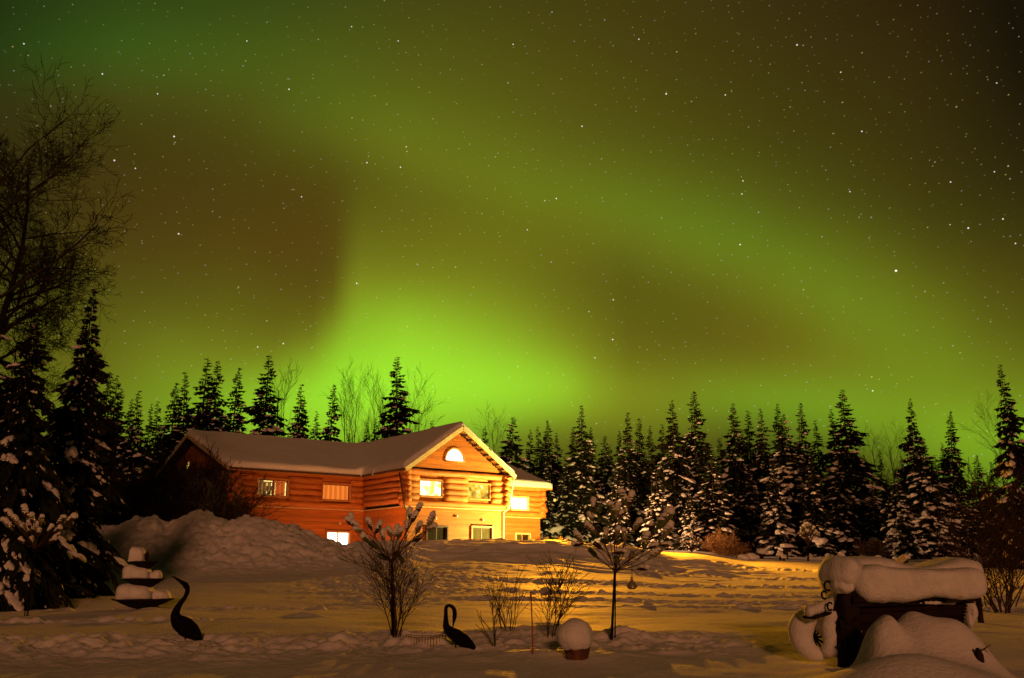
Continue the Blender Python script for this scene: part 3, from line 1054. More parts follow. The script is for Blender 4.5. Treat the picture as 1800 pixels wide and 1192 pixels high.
# end rakes and eave fascia of the long roof
for a_ in (A0 - 0.02, A1 + 0.02):
    for b_ in (-OV, DEP + OV):
        mb = MB()
        mb.beam((a_, DEP / 2, ZR - 0.1), (a_, b_, ez - 0.1), 0.05, 0.22)
        mb.build('rake_board', M['rake'], house, False)
for nm, lo_, hi_ in (('fascia', (A0, -OV - 0.04, ez - 0.22), (-ge - 0.1, -OV - 0.002, ez - 0.02)), ('fascia', (GW + ge + 0.1, -OV - 0.04, ez - 0.22), (A1, -OV - 0.002, ez - 0.02)), ('fascia', (-ge - 0.04, GF, gz_e - 0.22), (-ge - 0.002, -OV, gz_e - 0.02)), ('fascia', (GW + ge + 0.002, GF, gz_e - 0.22), (GW + ge + 0.04, -OV, gz_e - 0.02)),
                     ('soffit', (A0 + 0.1, -OV, ez - 0.2), (A1 - 0.1, -0.02, ez - 0.16)), ('soffit', (-ge, GF + 0.1, gz_e - 0.2), (-0.02, -OV, gz_e - 0.165)), ('soffit', (GW + 0.02, GF + 0.1, gz_e - 0.2), (GW + ge, -OV, gz_e - 0.165))):
    mb = MB()
    mb.box(lo_, hi_)
    mb.build(nm, M['trim'], house, False)

# drip moulding between the two storeys
for (u0, u1, fn, e0) in ((-WL - 0.06, -0.06, front0, 0.12), (-0.1, GW + 0.1, frontG, 0.121), (GW + 0.06, EXT + 0.06, front0, 0.12), (GB - 0.02, -0.12, sideG, 0.119)):
    p0, p1 = Vector(fn(u0, -0.05, ZT - 0.06)), Vector(fn(u1, e0, ZT + 0.0))
    lo = Vector((min(p0.x, p1.x), min(p0.y, p1.y), p0.z))
    hi = Vector((max(p0.x, p1.x), max(p0.y, p1.y), p1.z))
    mb = MB()
    mb.box(lo, hi)
    mb.build('moulding', M['rake'], house, False)


# windows ------------------------------------------------------------------
def window(w, b, pane_mats, label=None, mullion=0.5, fr=0.1, depth=0.16, frame_mat='trim', split=None, dark=False, inner=None):
    a0, z0, a1, z1 = w
    mb = MB()
    y0, y1 = b - depth, b + 0.09
    mb.box((a0 - fr, y0, z0 - fr), (a0, y1, z1 + fr))
    mb.box((a1, y0, z0 - fr), (a1 + fr, y1, z1 + fr))
    mb.box((a0, y0, z1), (a1, y1, z1 + fr))
    mb.box((a0, y0 - 0.03, z0 - fr), (a1, y1, z0))
    fo = mb.build('window', M[frame_mat], house, False)
    if label:
        fo['label'] = label
    n = len(pane_mats)
    sp = [0] + (split or [(i + 1) / n for i in range(n - 1)]) + [1]
    mb = MB()
    s_ = 0.035
    for i in range(n):
        p, q = a0 + (a1 - a0) * sp[i], a0 + (a1 - a0) * sp[i + 1]
        mb.box((p, b - 0.02, z0), (p + s_, b + 0.03, z1))
        mb.box((q - s_, b - 0.022, z0), (q, b + 0.03, z1))
        mb.box((p + s_, b - 0.02, z0), (q - s_, b + 0.03, z0 + s_))
        mb.box((p + s_, b - 0.02, z1 - s_), (q - s_, b + 0.03, z1))
    mb.build('sash', M[inner or ('dark_trim' if dark else 'trim')], fo, False)
    for i in range(n):
        p, q = a0 + (a1 - a0) * sp[i], a0 + (a1 - a0) * sp[i + 1]
        m2 = MB()
        m2.box((p + s_, b + 0.0, z0 + s_), (q - s_, b + 0.012, z1 - s_))
        m2.build('pane', M[pane_mats[i]], fo, False)
    return fo


f1 = window(W1, 0, ['lit_dim', 'lit_red'], 'log-wall window with one drawn beige curtain and one orange blind', dark=True, split=[0.53])
wa = W1[2] - W1[0]
for (u, z0_, z1_, w_) in ((0.31, 0.62, 0.80, 0.05), (0.31, 0.06, 0.30, 0.05), (0.455, 0.62, 0.8, 0.05), (0.455, 0.06, 0.36, 0.05), (0.935, 0.06, 0.86, 0.07), (0.59, 0.08, 0.85, 0.03)):
    hz = W1[3] - W1[1]
    mb = MB()
    mb.box((W1[0] + wa * u, -0.006, W1[1] + hz * z0_), (W1[0] + wa * u + w_, -0.003, W1[1] + hz * z1_))
    mb.build('curtain_gap', M['lit_slit'], f1, False)
mb = MB()
mb.box((W1[0] + wa * 0.2, -0.006, W1[3] - 0.13), (W1[0] + wa * 0.5, -0.003, W1[3] - 0.07))
mb.build('curtain_gap', M['lit_slit'], f1, False)
window(W2, 0, ['lit_blind'], 'log-wall window glowing orange through a drawn blind', dark=True)
window(WB, 0, ['lit_white', 'lit_white'], 'basement window shining bright white behind the snow heap')
window(G1, GB, ['lit_room'], 'brightest upper gable window with white lit room')
window(G2, GB, ['lit_yellow'], 'upper gable window showing a dimmer yellow room')
window(GL1, GB, ['curtain_dark', 'curtain_dark'], 'dark basement window under the gable, left one', dark=True, frame_mat='dark_trim')
window(GL2, GB, ['curtain_pale', 'curtain_pale'], 'basement window under the gable with pale curtains', dark=True)
window(X1, 0, ['lit_white', 'lit_white'], 'white lit window of the right-hand extension', inner='white_metal', frame_mat='rake')
window(X2, 0, ['curtain_pale', 'curtain_dark'], 'small dark basement window of the extension', frame_mat='rake')
# half-round window in the gable
a0, z0, a1, z1 = GH
ca, ra = (a0 + a1) / 2, (a1 - a0) / 2
zr = z1 - z0
mb = MB()
arc = [(ca + math.cos(t) * (ra + 0.05), GB - 0.06, z0 + math.sin(t) * (zr + 0.05)) for t in np.linspace(0, math.pi, 25)]
mb.tube(arc, 0.075, 8)
mb.beam((a0 - 0.1, GB - 0.06, z0 - 0.04), (a1 + 0.1, GB - 0.06, z0 - 0.04), 0.14, 0.08)
fo = mb.build('window', M['trim'], house)
fo['label'] = 'half-round attic window glowing white in the gable'
mb = MB()
arc = [(ca + math.cos(t) * ra, GB - 0.062, z0 + math.sin(t) * zr) for t in np.linspace(0, math.pi, 25)]
mb.add(arc + [(p[0], GB - 0.02, p[2]) for p in arc], [tuple(range(24, -1, -1)), tuple(range(25, 50))] + [(i, i + 1, i + 26, i + 25) for i in range(24)])
mb.build('pane', M['lit_white'], fo, False)

# downspouts, gutters and the little vent hoods
mb = MB()
mb.tube([(-0.62, GB - 0.2, gz_e - 0.25), (-0.62, GB - 0.2, 7.2), (-0.3, GB - 0.35, 5.25), (-0.25, GB - 0.3, 5.1), (0.02, GB - 0.12, 4.95), (0.02, GB - 0.12, 2.2)], 0.05, 8)
mb.build('downspout', M['brown_metal'], house)
mb = MB()
mb.tube([(GW + 0.42, GF + 0.1, gz_e - 0.22), (GW + 0.42, GF + 0.14, 7.0), (GW + 0.2, GB - 0.42, 5.3), (GW - 0.02, GB - 0.14, 5.05), (GW - 0.02, GB - 0.14, 2.2)], 0.05, 8)
mb.build('downspout', M['white_metal'], house)
for lo_, hi_ in (((-ge - 0.15, GF + 0.02, gz_e - 0.14), (-ge - 0.045, -OV - 0.2, gz_e - 0.03)), ((A0 + 0.1, -OV - 0.14, ez - 0.15), (-ge - 0.2, -OV - 0.045, ez - 0.04))):
    mb = MB()
    mb.box(lo_, hi_)
    mb.build('gutter', M['brown_metal'], house, False)
for (px, py, b) in ((484, 917, 0), (596, 920, 0), (801, 907, GB), (847, 914, GB), (764, 911, GB)):
    a, z = loc_on(px, py, b)
    mb = MB()
    mb.tube([(a, b - 0.04, z), (a, b - 0.14, z), (a, b - 0.18, z - 0.08)], [0.08, 0.08, 0.06], 8)
    mb.build('vent_hood', M['white_metal'], house)
# round lantern-lit window in the left end wall
a_, b_ = -WL, 0
d = direction(332, 819)
o_ = Vector((HX, HY, 0)) + rdir * (-WL)
k = (o_ - Vector((0, 0, CZ))).dot(rdir) / d.dot(rdir)
q = Vector((0, 0, CZ)) + d * k
bq = (q - Vector((HX, HY, 0))).dot(sdir)
mb = MB()
mb.lathe([(0.30, 0), (0.30, 0.06), (0.22, 0.06), (0.22, 0.02)], sides=20)
fo = mb.build('window', M['trim'], house)
fo.rotation_euler = (0, -math.pi / 2, 0)
fo.location = (-WL - 0.02, bq, q.z)
fo.scale = (1.3, 1.5, 1)
fo['label'] = 'small oval lit window in the dark end wall, half hidden by twigs'
mb = MB()
mb.lathe([(0.22, 0.021), (0.22, 0.032)], sides=20)
mb.build('pane', M['lit_yellow'], fo, False)

HM = house.matrix_basis


def hw(a, b, z):
    return Vector((HX, HY, 0)) + rdir * a + sdir * b + Vector((0, 0, z))


# assumed yard lamps of the house, added for their light ----------------------------------------------------
def spot(loc, aim, energy, col, angle, blend, size, parent=None):  # beam of an assumed lamp
    l = bpy.data.lights.new('assumed_flood', 'SPOT')
    l.energy, l.color, l.spot_size, l.spot_blend, l.shadow_soft_size = energy, col, R(angle), blend, size
    o = bpy.data.objects.new('assumed_flood', l)
    COL.objects.link(o)
    o.location = loc
    o.rotation_euler = (Vector(loc) - Vector(aim)).to_track_quat('Z', 'Y').to_euler()
    return o


def assumed_floodlight(loc, aim, label, post=None):  # fixture for an assumed lamp, none is seen at these spots
    t = thing('assumed_floodlight', loc, label, 'assumed_floodlight')
    d = (Vector(aim) - Vector(loc)).normalized()
    mb = MB()
    mb.tube([-d * 0.16, -d * 0.1, Vector((0, 0, 0)), d * 0.05], [0.03, 0.07, 0.11, 0.13], 12)
    mb.build('lamp_hood', M['iron'], t)
    mb = MB()
    mb.tube([d * 0.051, d * 0.06], [0.11, 0.1], 12)
    mb.build('assumed_bulb', M['assumed_bulb'], t)
    mb = MB()
    mb.tube([-d * 0.1, -d * 0.1 + Vector(post or (0, 0, -0.3))], 0.02, 6)
    mb.build('bracket', M['iron'], t)
    return t


FLC = (1.0, 0.345, 0.012)
# assumed lamp under the eave at the right-hand corner, added to light the yard
pB = hw(EXT + 0.8, -0.8, 6.5)
aB = Vector((7.5, 62, 2.2))
assumed_floodlight(pB, aB, 'small assumed floodlamp under the right-hand eave of the house, added to light the yard', (-0.4, 0.35, 0.3))
dB = (aB - pB).normalized()
spot(pB + dB * 0.25, aB, 105000, FLC, 112, 1.0, 0.3)
aC = P(1330, 850, 84)
dC = (aC - pB).normalized()
spot(pB + dC * 0.3, aC, 12000, (1.0, 0.47, 0.18), 105, 0.7, 0.1)  # added beam from the same assumed lamp, brightens the right-hand trees
# assumed low lamp in the snow, added to wash the gable
pA = hw(GW + 2.6, GB - 5.2, 3.3)
aA = hw(GW + 0.6, GB + 2.0, 5.8)
assumed_floodlight(pA, aA, 'low assumed floodlamp in the snow, added to wash up the gable wall', (0, 0, -0.6))
dA = (aA - pA).normalized()
spot(pA + dA * 0.2, aA, 13000, (1.0, 0.86, 0.22), 150, 0.8, 0.08)
# another assumed lamp, redder, added before the inner corner to light the wing
pD = hw(-2.6, GB - 1.2, 2.85)
aD = hw(-1.6, -1.0, 5.4)
assumed_floodlight(pD, aD, 'low reddish assumed floodlamp in the snow, added before the inner corner of the house', (0, 0, -0.6))
dD = (aD - pD).normalized()
spot(pD + dD * 0.2, aD, 800, (1.0, 0.34, 0.06), 150, 0.8, 0.08)


# ------------------------------------------------------------------ conifers
def spruce(seed, H, Rb, dz, nb, snow, name='spruce_tree', twigs=9, droop=0.34, ragged=0.25, spire=0.62, snow_r=1.0, near=False, wid=1.0):
    rng = random.Random(seed)
    fo, sn, tr = MB(), MB(), MB()
    lean = rng.uniform(-0.012, 0.012)
    ax = lambda z: Vector((lean * z + 0.05 * math.sin(z * 0.5 + seed), 0.04 * math.sin(z * 0.4 + seed * 2), z))
    zs = np.linspace(0, H, 14)
    tr.tube([ax(z) for z in zs], [max(0.012 * H * (1 - z / H) ** 0.8, 0.012) for z in zs], 7)
    z = 0.03 * H
    gapph = rng.uniform(0, 6)
    while z < H * 0.992:
        fr = 1 - z / H
        prof = fr ** 0.66 * (spire + (1 - spire) * min(1, fr / 0.35)) * (1 if fr < 0.92 else 0.85)
        prof *= 1 + 0.22 * math.sin(z * 2.3 / (H / 15) + gapph) * ragged * 2
        n = max(3, int(nb * (0.55 + 0.45 * min(1, fr * 3))))
        for b in range(n):
            L = max(Rb * prof * rng.uniform(1 - ragged * 1.6, 1 + ragged), (0.22 + 0.16 * rng.random()) * H / 15 * min(1, 0.35 + fr * 14))
            if rng.random() < ragged * 0.25:
                L *= rng.uniform(1.1, 1.45)
            al = rng.uniform(0, 2 * math.pi)
            dx, dy = math.cos(al), math.sin(al)
            zz = min(z + rng.uniform(-1.3, 1.3) * dz, H * 0.992)
            root = ax(zz)
            up = 0.22 if fr < 0.15 else 0.05
            dr = droop * rng.uniform(0.7, 1.3) * min(1.0, 0.25 + fr * 1.6)

            def pt(s):
                return root + Vector((dx * L * s, dy * L * s, L * (up * s - dr * s * s)))
            side = Vector((-dy, dx, 0))
            nt = max(3, int(twigs * (0.5 + 0.5 * min(1, L / (Rb * 0.6)))))
            # boughs: flat fans of needled twigs
            for k in range(nt):
                s = 0.12 + 0.86 * (k + rng.random() * 0.7) / nt
                c = pt(s)
                f = (pt(min(s + 0.05, 1.05)) - pt(s - 0.05)).normalized()
                tl = (0.34 * L * (1.05 - 0.75 * s) + 0.05 * H / 15) * rng.uniform(0.7, 1.25)
                w = tl * rng.uniform(0.3, 0.5) * wid
                for sg in (-1, 1):
                    dd = (f * 0.75 + side * sg * rng.uniform(0.5, 1.0) + Vector((0, 0, rng.uniform(-0.75, -0.1)))).normalized()
                    nn = dd.cross(Vector((rng.uniform(-.4, .4), rng.uniform(-.4, .4), 1))).normalized()
                    fo.add([c, c + dd * tl * 0.5 + nn * w * 0.5, c + dd * tl, c + dd * tl * 0.5 - nn * w * 0.5], [(0, 1, 2, 3)])
            # hanging fringe and tip
            e = pt(0.9)
            f = (pt(1.0) - pt(0.8)).normalized()
            w = 0.16 * L + 0.03
            fo.add([pt(0.72), e + side * w * 0.5, pt(1.08), e - side * w * 0.5], [(0, 1, 2, 3)])
            hgt = rng.uniform(0.10, 0.26) * L + 0.05
            for sA, sB in ((0.2, 0.5), (0.5, 0.85)):
                p0, p1 = pt(sA), pt(sB)
                fo.add([p0, p1, p1 - Vector((0, 0, hgt * 0.5)), (p0 + p1) / 2 - Vector((0, 0, hgt))], [(0, 1, 2, 3)])
            # snow lodged on the bough
            pz = snow * (0.06 + 0.94 * min(1, fr * 1.5))
            if rng.random() < pz * 0.6:
                s = rng.uniform(0.5, 0.92)
                sl = math.atan2(L * (up - 2 * dr * s), L)
                r_ = (0.055 * H / 15 + 0.09 * L) * rng.uniform(0.5, 1.25) * snow_r
                for q in range(rng.choice((5, 6, 8)) if near else rng.choice((2, 3, 4))):
                    c = pt(s + rng.uniform(-0.16, 0.12)) + side * rng.uniform(-1.1, 1.1) * r_ + Vector((0, 0, rng.uniform(-0.25, 0.2) * r_))
                    k_ = rng.uniform(0.55, 1.0)
                    blob(sn, c, r_ * k_ * rng.uniform(0.9, 1.6), r_ * k_ * rng.uniform(0.6, 1.0), r_ * k_ * rng.uniform(0.4, 0.75), rng, 0.4, ICO3 if near else ICO2, rot=al + rng.uniform(-.5, .5), tilt=-sl * 0.7, flat=0.45)
            # thin dusting on the twigs
            for q in range(nt):
                if rng.random() > pz * 0.22:
                    continue
                s = rng.uniform(0.3, 1.0)
                c = pt(s) + Vector((0, 0, 0.025 * H / 15)) + side * rng.uniform(-0.22, 0.22) * L
                f = (pt(min(s + 0.05, 1.05)) - pt(s - 0.05)).normalized()
                a_ = rng.uniform(0.07, 0.2) * H / 15
                e1 = f * a_ * rng.uniform(0.6, 1.4) + side * rng.uniform(-.5, .5) * a_
                e2 = side * a_ * rng.uniform(0.25, 0.6)
                d_ = Vector((0, 0, -a_ * 0.35))
                sn.add([c - e1 * 0.5, c + e2 + d_, c + e1 + d_ * 0.6, c - e2 + d_ * 0.8, c + Vector((0, 0, a_ * 0.18))], [(0, 1, 4), (1, 2, 4), (2, 3, 4), (3, 0, 4)])
        z += dz * (0.6 + 0.4 * min(1, fr * 2)) * rng.uniform(0.8, 1.2)
    root = thing(name, (0, 0, 0), 'x', 'spruce')
    tr.build('trunk', M['bark'], root)
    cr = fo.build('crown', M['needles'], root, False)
    tag(sn.build('snow_load', M['snow'], cr), kind='stuff')
    root['h'] = H
    return root


PROTO = {
    'a': spruce(3, 15, 2.4, 0.28, 9, 0.5, snow_r=1.15),
    'b': spruce(8, 15, 2.7, 0.30, 9, 0.75, ragged=0.3, snow_r=1.25),
    'c': spruce(14, 12, 2.7, 0.28, 10, 1.2, snow_r=1.45, spire=0.75),
    'd': spruce(21, 15, 2.0, 0.28, 9, 0.22, ragged=0.42, spire=0.65),
    'e': spruce(29, 15, 2.6, 0.27, 9, 0.6, snow_r=1.15, ragged=0.38, droop=0.42),
    'f': spruce(35, 13, 1.9, 0.28, 9, 0.15, ragged=0.25),
}
used = set()
TREES = []


def place_tree(px, top, Y, kind, wid, label, cat='spruce', group=None, rz=None, base=None):
    g = on(px, Y)
    tp = P(px, top, Y)
    h = tp.z - g.z + 0.2
    pr = PROTO[kind]
    s = h / pr['h'] * 1.0
    sc = (s * wid * 1.2, s * wid * 1.2, s)
    rr = random.Random(int(px * 7 + top))
    rz = rr.uniform(0, 6.28) if rz is None else rz
    tilt = (rr.gauss(0, 0.018), rr.gauss(0, 0.022))
    loc = g - Vector((0, 0, 0.2))
    if kind not in used:
        used.add(kind)
        pr.location, pr.rotation_euler, pr.scale = loc, (0, 0, rz), sc
        o = pr
        o['label'] = label
        if group:
            o['group'] = group
    else:
        o = dup(pr, loc, rz, sc, label, group)
    o.rotation_euler = (tilt[0], tilt[1], rz)
    o['category'] = cat
    TREES.append(o)
    return o


GR1 = 'spruces behind the house'
GR2 = 'spruces along the right edge of the yard'
LEFTS = [
    (158, 650, 84, 'a', .95, 'tall dark spruce first in the row right of the big left tree'),
    (171, 657, 87, 'f', .9, 'dark spruce close behind the first one of the left row'),
    (186, 682, 80, 'd', .9, 'slim spruce tucked against the twin spruces at the left'),
    (204, 700, 82, 'd', .8, 'short thin spruce right of the twin spruces at the left'),
    (218, 686, 78, 'b', .8, 'snow-dusted spruce standing alone left of the house roof'),
    (233, 708, 84, 'd', .7, 'smallest spire in the row left of the house roof'),
    (252, 706, 80, 'f', .9, 'short dark spruce just left of the steep cluster by the roof'),
    (288, 672, 84, 'a', .95, 'leftmost spruce of the tall cluster behind the roof peak'),
    (311, 655, 86, 'b', .85, 'spruce in the tall cluster, second from its left end'),
    (334, 628, 88, 'd', 1.05, 'tallest thin spire behind the left roof peak'),
    (357, 632, 85, 'e', .85, 'spiky tall spruce right behind the left roof peak'),
    (393, 645, 86, 'a', .85, 'dense pointed spruce above the long roof, right of the peak'),
    (449, 625, 86, 'e', 1.0, 'large ragged spruce above the middle of the long roof'),
    (510, 675, 88, 'b', .8, 'bushy spruce above the roof left of the bare birches'),
    (521, 697, 91, 'd', .8, 'small spire leaning on the bushy spruce above the roof'),
    (540, 722, 90, 'd', .75, 'short spire between two taller spruces above the roof'),
    (571, 675, 89, 'a', .8, 'pointed spruce just left of the bare birches'),
    (612, 762, 92, 'd', .8, 'tiny spruce below the bare birches at the roof valley'),
    (640, 742, 92, 'f', .8, 'little dark spruce among the birches right of the roof valley'),
    (661, 735, 91, 'd', .8, 'slim little spruce beside the tallest tree above the roof'),
    (690, 624, 89, 'e', .95, 'tallest lone spruce standing black against the bright green aurora'),
    (756, 738, 105, 'f', .9, 'tiny spruce tip beside the gable peak'),
]
RIGHTS = [
    (846, 748, 100, 'f', .9, 'small dark spruce tip just right of the gable peak'),
    (897, 732, 92, 'c', .95, 'bushy snow-laden spruce behind the right end of the house'),
    (930, 755, 108, 'f', .9, 'narrow dark spruce in the back row behind the extension'),
    (953, 750, 104, 'f', .9, 'thin spire right of the extension roof in the back row'),
    (962, 757, 108, 'd', .9, 'short back-row spire squeezed between thin spires by the extension'),
    (972, 738, 100, 'a', .8, 'tallest of the back-row spires close to the extension'),
    (987, 760, 105, 'f', .9, 'low dark spruce right of the tallest back-row spire'),
    (1006, 753, 104, 'd', .9, 'slim back-row spruce left of the tall snowy one'),
    (1025, 712, 86, 'b', .85, 'tall snowy spruce left of the bottle tree crown'),
    (1041, 750, 102, 'f', .9, 'dark spire peeping out behind the tall snowy spruce'),
    (1063, 766, 96, 'c', .85, 'round-topped snowy spruce right behind the bottle tree'),
    (1078, 782, 104, 'f', .9, 'low back-row spruce behind the bottle tree'),
    (1093, 757, 100, 'd', .9, 'thin short spire before the pair of pointed spruces'),
    (1108, 724, 90, 'a', .8, 'left one of the pair of pointed spruces over the bottle tree'),
    (1124, 735, 93, 'a', .85, 'right one of the pair of pointed spruces over the bottle tree'),
    (1150, 748, 90, 'd', .9, 'slim spruce behind the floodlit one'),
    (1167, 745, 95, 'f', .9, 'dark thin spire just right above the floodlit spruce'),
    (1191, 703, 88, 'e', .85, 'double-tipped broad spruce right of the floodlit one'),
    (1238, 687, 88, 'a', 1.0, 'tall broad black spruce towering at the centre of the right row'),
    (1299, 708, 90, 'e', .9, 'spruce with an open stepped crown right of the tall broad one'),
    (1320, 757, 102, 'f', .8, 'faint little spire behind the stepped-crown spruce'),
    (1337, 720, 93, 'd', .9, 'thin left spire of the twin tips in the right row'),
    (1352, 718, 90, 'b', .75, 'snow-flecked right spire of the twin tips in the right row'),
    (1381, 710, 96, 'd', .9, 'thin tip leaning behind the round snowy spruce'),
    (1399, 727, 86, 'c', .95, 'round-shouldered spruce thick with snow in the right row'),
    (1427, 708, 92, 'a', .8, 'pointed dark spruce right of the round-shouldered one'),
    (1452, 738, 96, 'f', .9, 'short dark spire between taller spruces of the right row'),
    (1484, 718, 92, 'd', .9, 'skinny spruce touching the tallest right-hand spruce'),
    (1502, 685, 88, 'e', 1.1, 'tallest and broadest dark spruce of the right row'),
    (1563, 790, 100, 'd', .8, 'small thin spruce in the dip of the skyline at the right'),
    (1601, 798, 104, 'f', .8, 'low spruce in the dip left of the crooked one'),
    (1620, 700, 88, 'e', .7, 'crooked narrow spruce with one branch jutting left'),
    (1642, 765, 84, 'c', .95, 'broad snow-covered spruce under the crooked one'),
    (1672, 778, 92, 'd', .8, 'small spire between the crooked spruce and the slender one'),
    (1688, 722, 90, 'a', .8, 'slender spruce spire right of the crooked one'),
    (1750, 830, 100, 'f', .9, 'low dark spruce near the right edge'),
    (1768, 811, 98, 'a', .8, 'short pointed spruce near the right edge beside bare twigs'),
    (1812, 640, 62, 'e', .7, 'tall spruce cut off by the right edge of the picture'),
    (960, 812, 84, 'b', .95, 'spruce filling the gap right beside the extension wall'),
    (1000, 800, 85, 'b', .9, 'mid-height snowy spruce behind the bottles on the left of the bottle tree'),
    (1160, 822, 80, 'c', .9, 'spruce lit yellow by the assumed floodlamp right of the bottle tree'),
    (1090, 815, 84, 'b', .9, 'dim mid-height spruce directly behind the bottle tree crown'),
    (1216, 862, 79, 'c', .75, 'young snowy spruce behind the bottle bush'),
    (1258, 790, 80, 'b', 1.1, 'wide snowy spruce behind the round tan bush'),
    (1368, 815, 81, 'c', .85, 'snow-striped spruce left of the feeder'),
    (1440, 790, 82, 'b', .95, 'wide drooping spruce behind the small bottle tree'),
    (1590, 822, 79, 'c', .85, 'bright snow-heaped young spruce behind the sagging shelter roof'),
    (1545, 845, 84, 'b', .9, 'dark low spruce left of the bright snow-heaped one'),
    (1320, 815, 88, 'b', .95, 'shadowed spruce filling the gap beside the snow-striped one'),
    (1490, 800, 84, 'b', 1.0, 'dark drooping spruce under the tallest right-hand one'),
    (1735, 800, 90, 'a', 1.1, 'dark spruce closing the gap left of the low one near the right edge'),
    (1660, 800, 95, 'f', 1.3, 'dark back spruce under the small spire beside the slender one'),
    (1575, 835, 97, 'f', 1.4, 'low dark spruce filling the foot of the skyline dip'),
    (1530, 800, 96, 'a', 1.1, 'dark back spruce on the right flank of the tallest right-hand one'),
    (1280, 770, 98, 'f', 1.3, 'dark back spruce between the towering one and the stepped-crown one'),
    (1215, 765, 98, 'f', 1.3, 'dark back spruce between the double-tipped and the towering spruce'),
    (1135, 790, 98, 'f', 1.3, 'dark back spruce behind the left flank of the floodlit one'),
    (885, 790, 96, 'f', 1.2, 'dark back spruce showing just over the extension roof'),
    (265, 735, 90, 'f', 1.2, 'dark low spruce left of the steep cluster by the roof peak'),
    (1705, 850, 84, 'b', .9, 'dim snow-flecked spruce behind the thicket at the right'),
]
for t in LEFTS:
    place_tree(*t, group=GR1)
for t in RIGHTS:
    place_tree(*t, group=GR2)

# two big spruces in the left foreground, their own finer build
PROTO['g'] = spruce(41, 10, 2.0, 0.15, 9, 0.45, near=True, twigs=26, wid=0.55, snow_r=0.9, ragged=0.32, spire=0.35, droop=0.5)
PROTO['h'] = spruce(47, 9, 2.9, 0.16, 10, 0.42, near=True, twigs=34, wid=0.45, snow_r=0.9, ragged=0.28, spire=0.6, droop=0.5)
place_tree(104, 503, 31, 'g', .72, 'near leaning spruce with snow-plastered tip at the left', rz=0.4, group='near spruces at the left edge')
place_tree(-8, 555, 27, 'h', 0.6, 'big near spruce at the left edge with heavy snow cushions', rz=1.2, group='near spruces at the left edge')
place_tree(-110, 470, 29, 'g', 1.3, 'near spruce mostly outside the left edge', rz=2.4, group='near spruces at the left edge')
for (px, top, Y, lab) in ((-230, 330, 33, 'unseen tall spruce added to block light at the left, nearest the frame'), (-330, 300, 36, 'unseen tall spruce added to block light at the left, second outward'), (-420, 280, 40, 'unseen tall spruce added to block light at the left, third outward'), (-190, 340, 42, 'unseen tall spruce added to block light at the left, deepest in the row')):  # unseen trees, added to keep the low warm light off the left end
    place_tree(px, top, Y, 'b', 1.2, lab, group='added light-blocking spruces left of the picture')
place_tree(46, 760, 29.5, 'h', 0.55, 'lower near spruce between the two big left ones', rz=4.0, group='near spruces at the left edge')


# ------------------------------------------------------------------ bare trees and shrubs
def grow_branch(mb, rng, p, d, L, r, depth, maxd, sides, spread, upward, kids, wig=0.16, minr=0.004):
    n = 5 if depth < 2 else 3
    pts, rad = [p.copy()], [r]
    q, dd = p.copy(), d.copy()
    for i in range(n):
        dd = (dd + Vector((rng.gauss(0, wig), rng.gauss(0, wig), rng.gauss(0, wig * 0.6) + upward))).normalized()
        q = q + dd * (L / n)
        pts.append(q.copy())
        rad.append(max(r * (1 - 0.72 * (i + 1) / n), minr))
    mb.tube(pts, rad, sides if depth < 2 else 3, cap=False)
    if depth >= maxd:
        return
    k = kids[depth]
    for i in range(k):
        t = 0.22 + 0.76 * (i + rng.random()) / k
        idx = min(int(t * n), n - 1)
        f = t * n - idx
        b = pts[idx].lerp(pts[idx + 1], min(f, 1))
        dl = (pts[idx + 1] - pts[idx]).normalized()
        ax = dl.orthogonal().normalized()
        ax.rotate(Matrix.Rotation(rng.uniform(0, 6.28), 3, dl))
        nd = (dl * math.cos(spread) + ax * math.sin(spread) * rng.uniform(0.7, 1.2)).normalized()
        grow_branch(mb, rng, b, nd, L * rng.uniform(0.38, 0.66) * (1.05 - 0.35 * t), max(rad[idx] * 0.55, minr), depth + 1, maxd, sides, spread * 0.95, upward, kids, wig, minr)


def bare_tree(name, seed, H, r, label, cat, loc, maxd=4, kids=(14, 8, 5, 4), spread=0.75, upward=0.03, lean=(0, 0), material='grey_bark', minr=0.006, group=None, wig=0.16, clear=0.0, reach=1.0):
    rng = random.Random(seed)
    t = thing(name, loc, label, cat, group)
    tr, br = MB(), MB()
    n = 10
    pts = [Vector((lean[0] * (i / n) ** 1.2 * H + 0.02 * H * math.sin(i * 0.9 + seed) * (i / n), lean[1] * i / n * H, H * i / n)) for i in range(n + 1)]
    rad = [r * (1 - 0.85 * i / n) + 0.006 for i in range(n + 1)]
    tr.tube(pts, rad, 9)
    for i in range(kids[0]):
        f = clear + (0.98 - clear) * (i + rng.random()) / kids[0]
        k = min(int(f * n), n - 1)
        b = pts[k].lerp(pts[k + 1], f * n - k)
        a = rng.uniform(0, 6.28)
        sp = spread * rng.uniform(0.8, 1.25)
        d = Vector((math.cos(a) * math.sin(sp), math.sin(a) * math.sin(sp), math.cos(sp)))
        L = H * reach * rng.uniform(0.26, 0.42) * (1.1 - 0.75 * abs(f - 0.45))
        grow_branch(br, rng, b, d, L, rad[k] * 0.5, 1, maxd, 5, spread, upward, kids, wig, minr)
    tr.build('trunk', M[material], t)
    br.build('crown', M[material], t)
    t['h'] = H
    return t


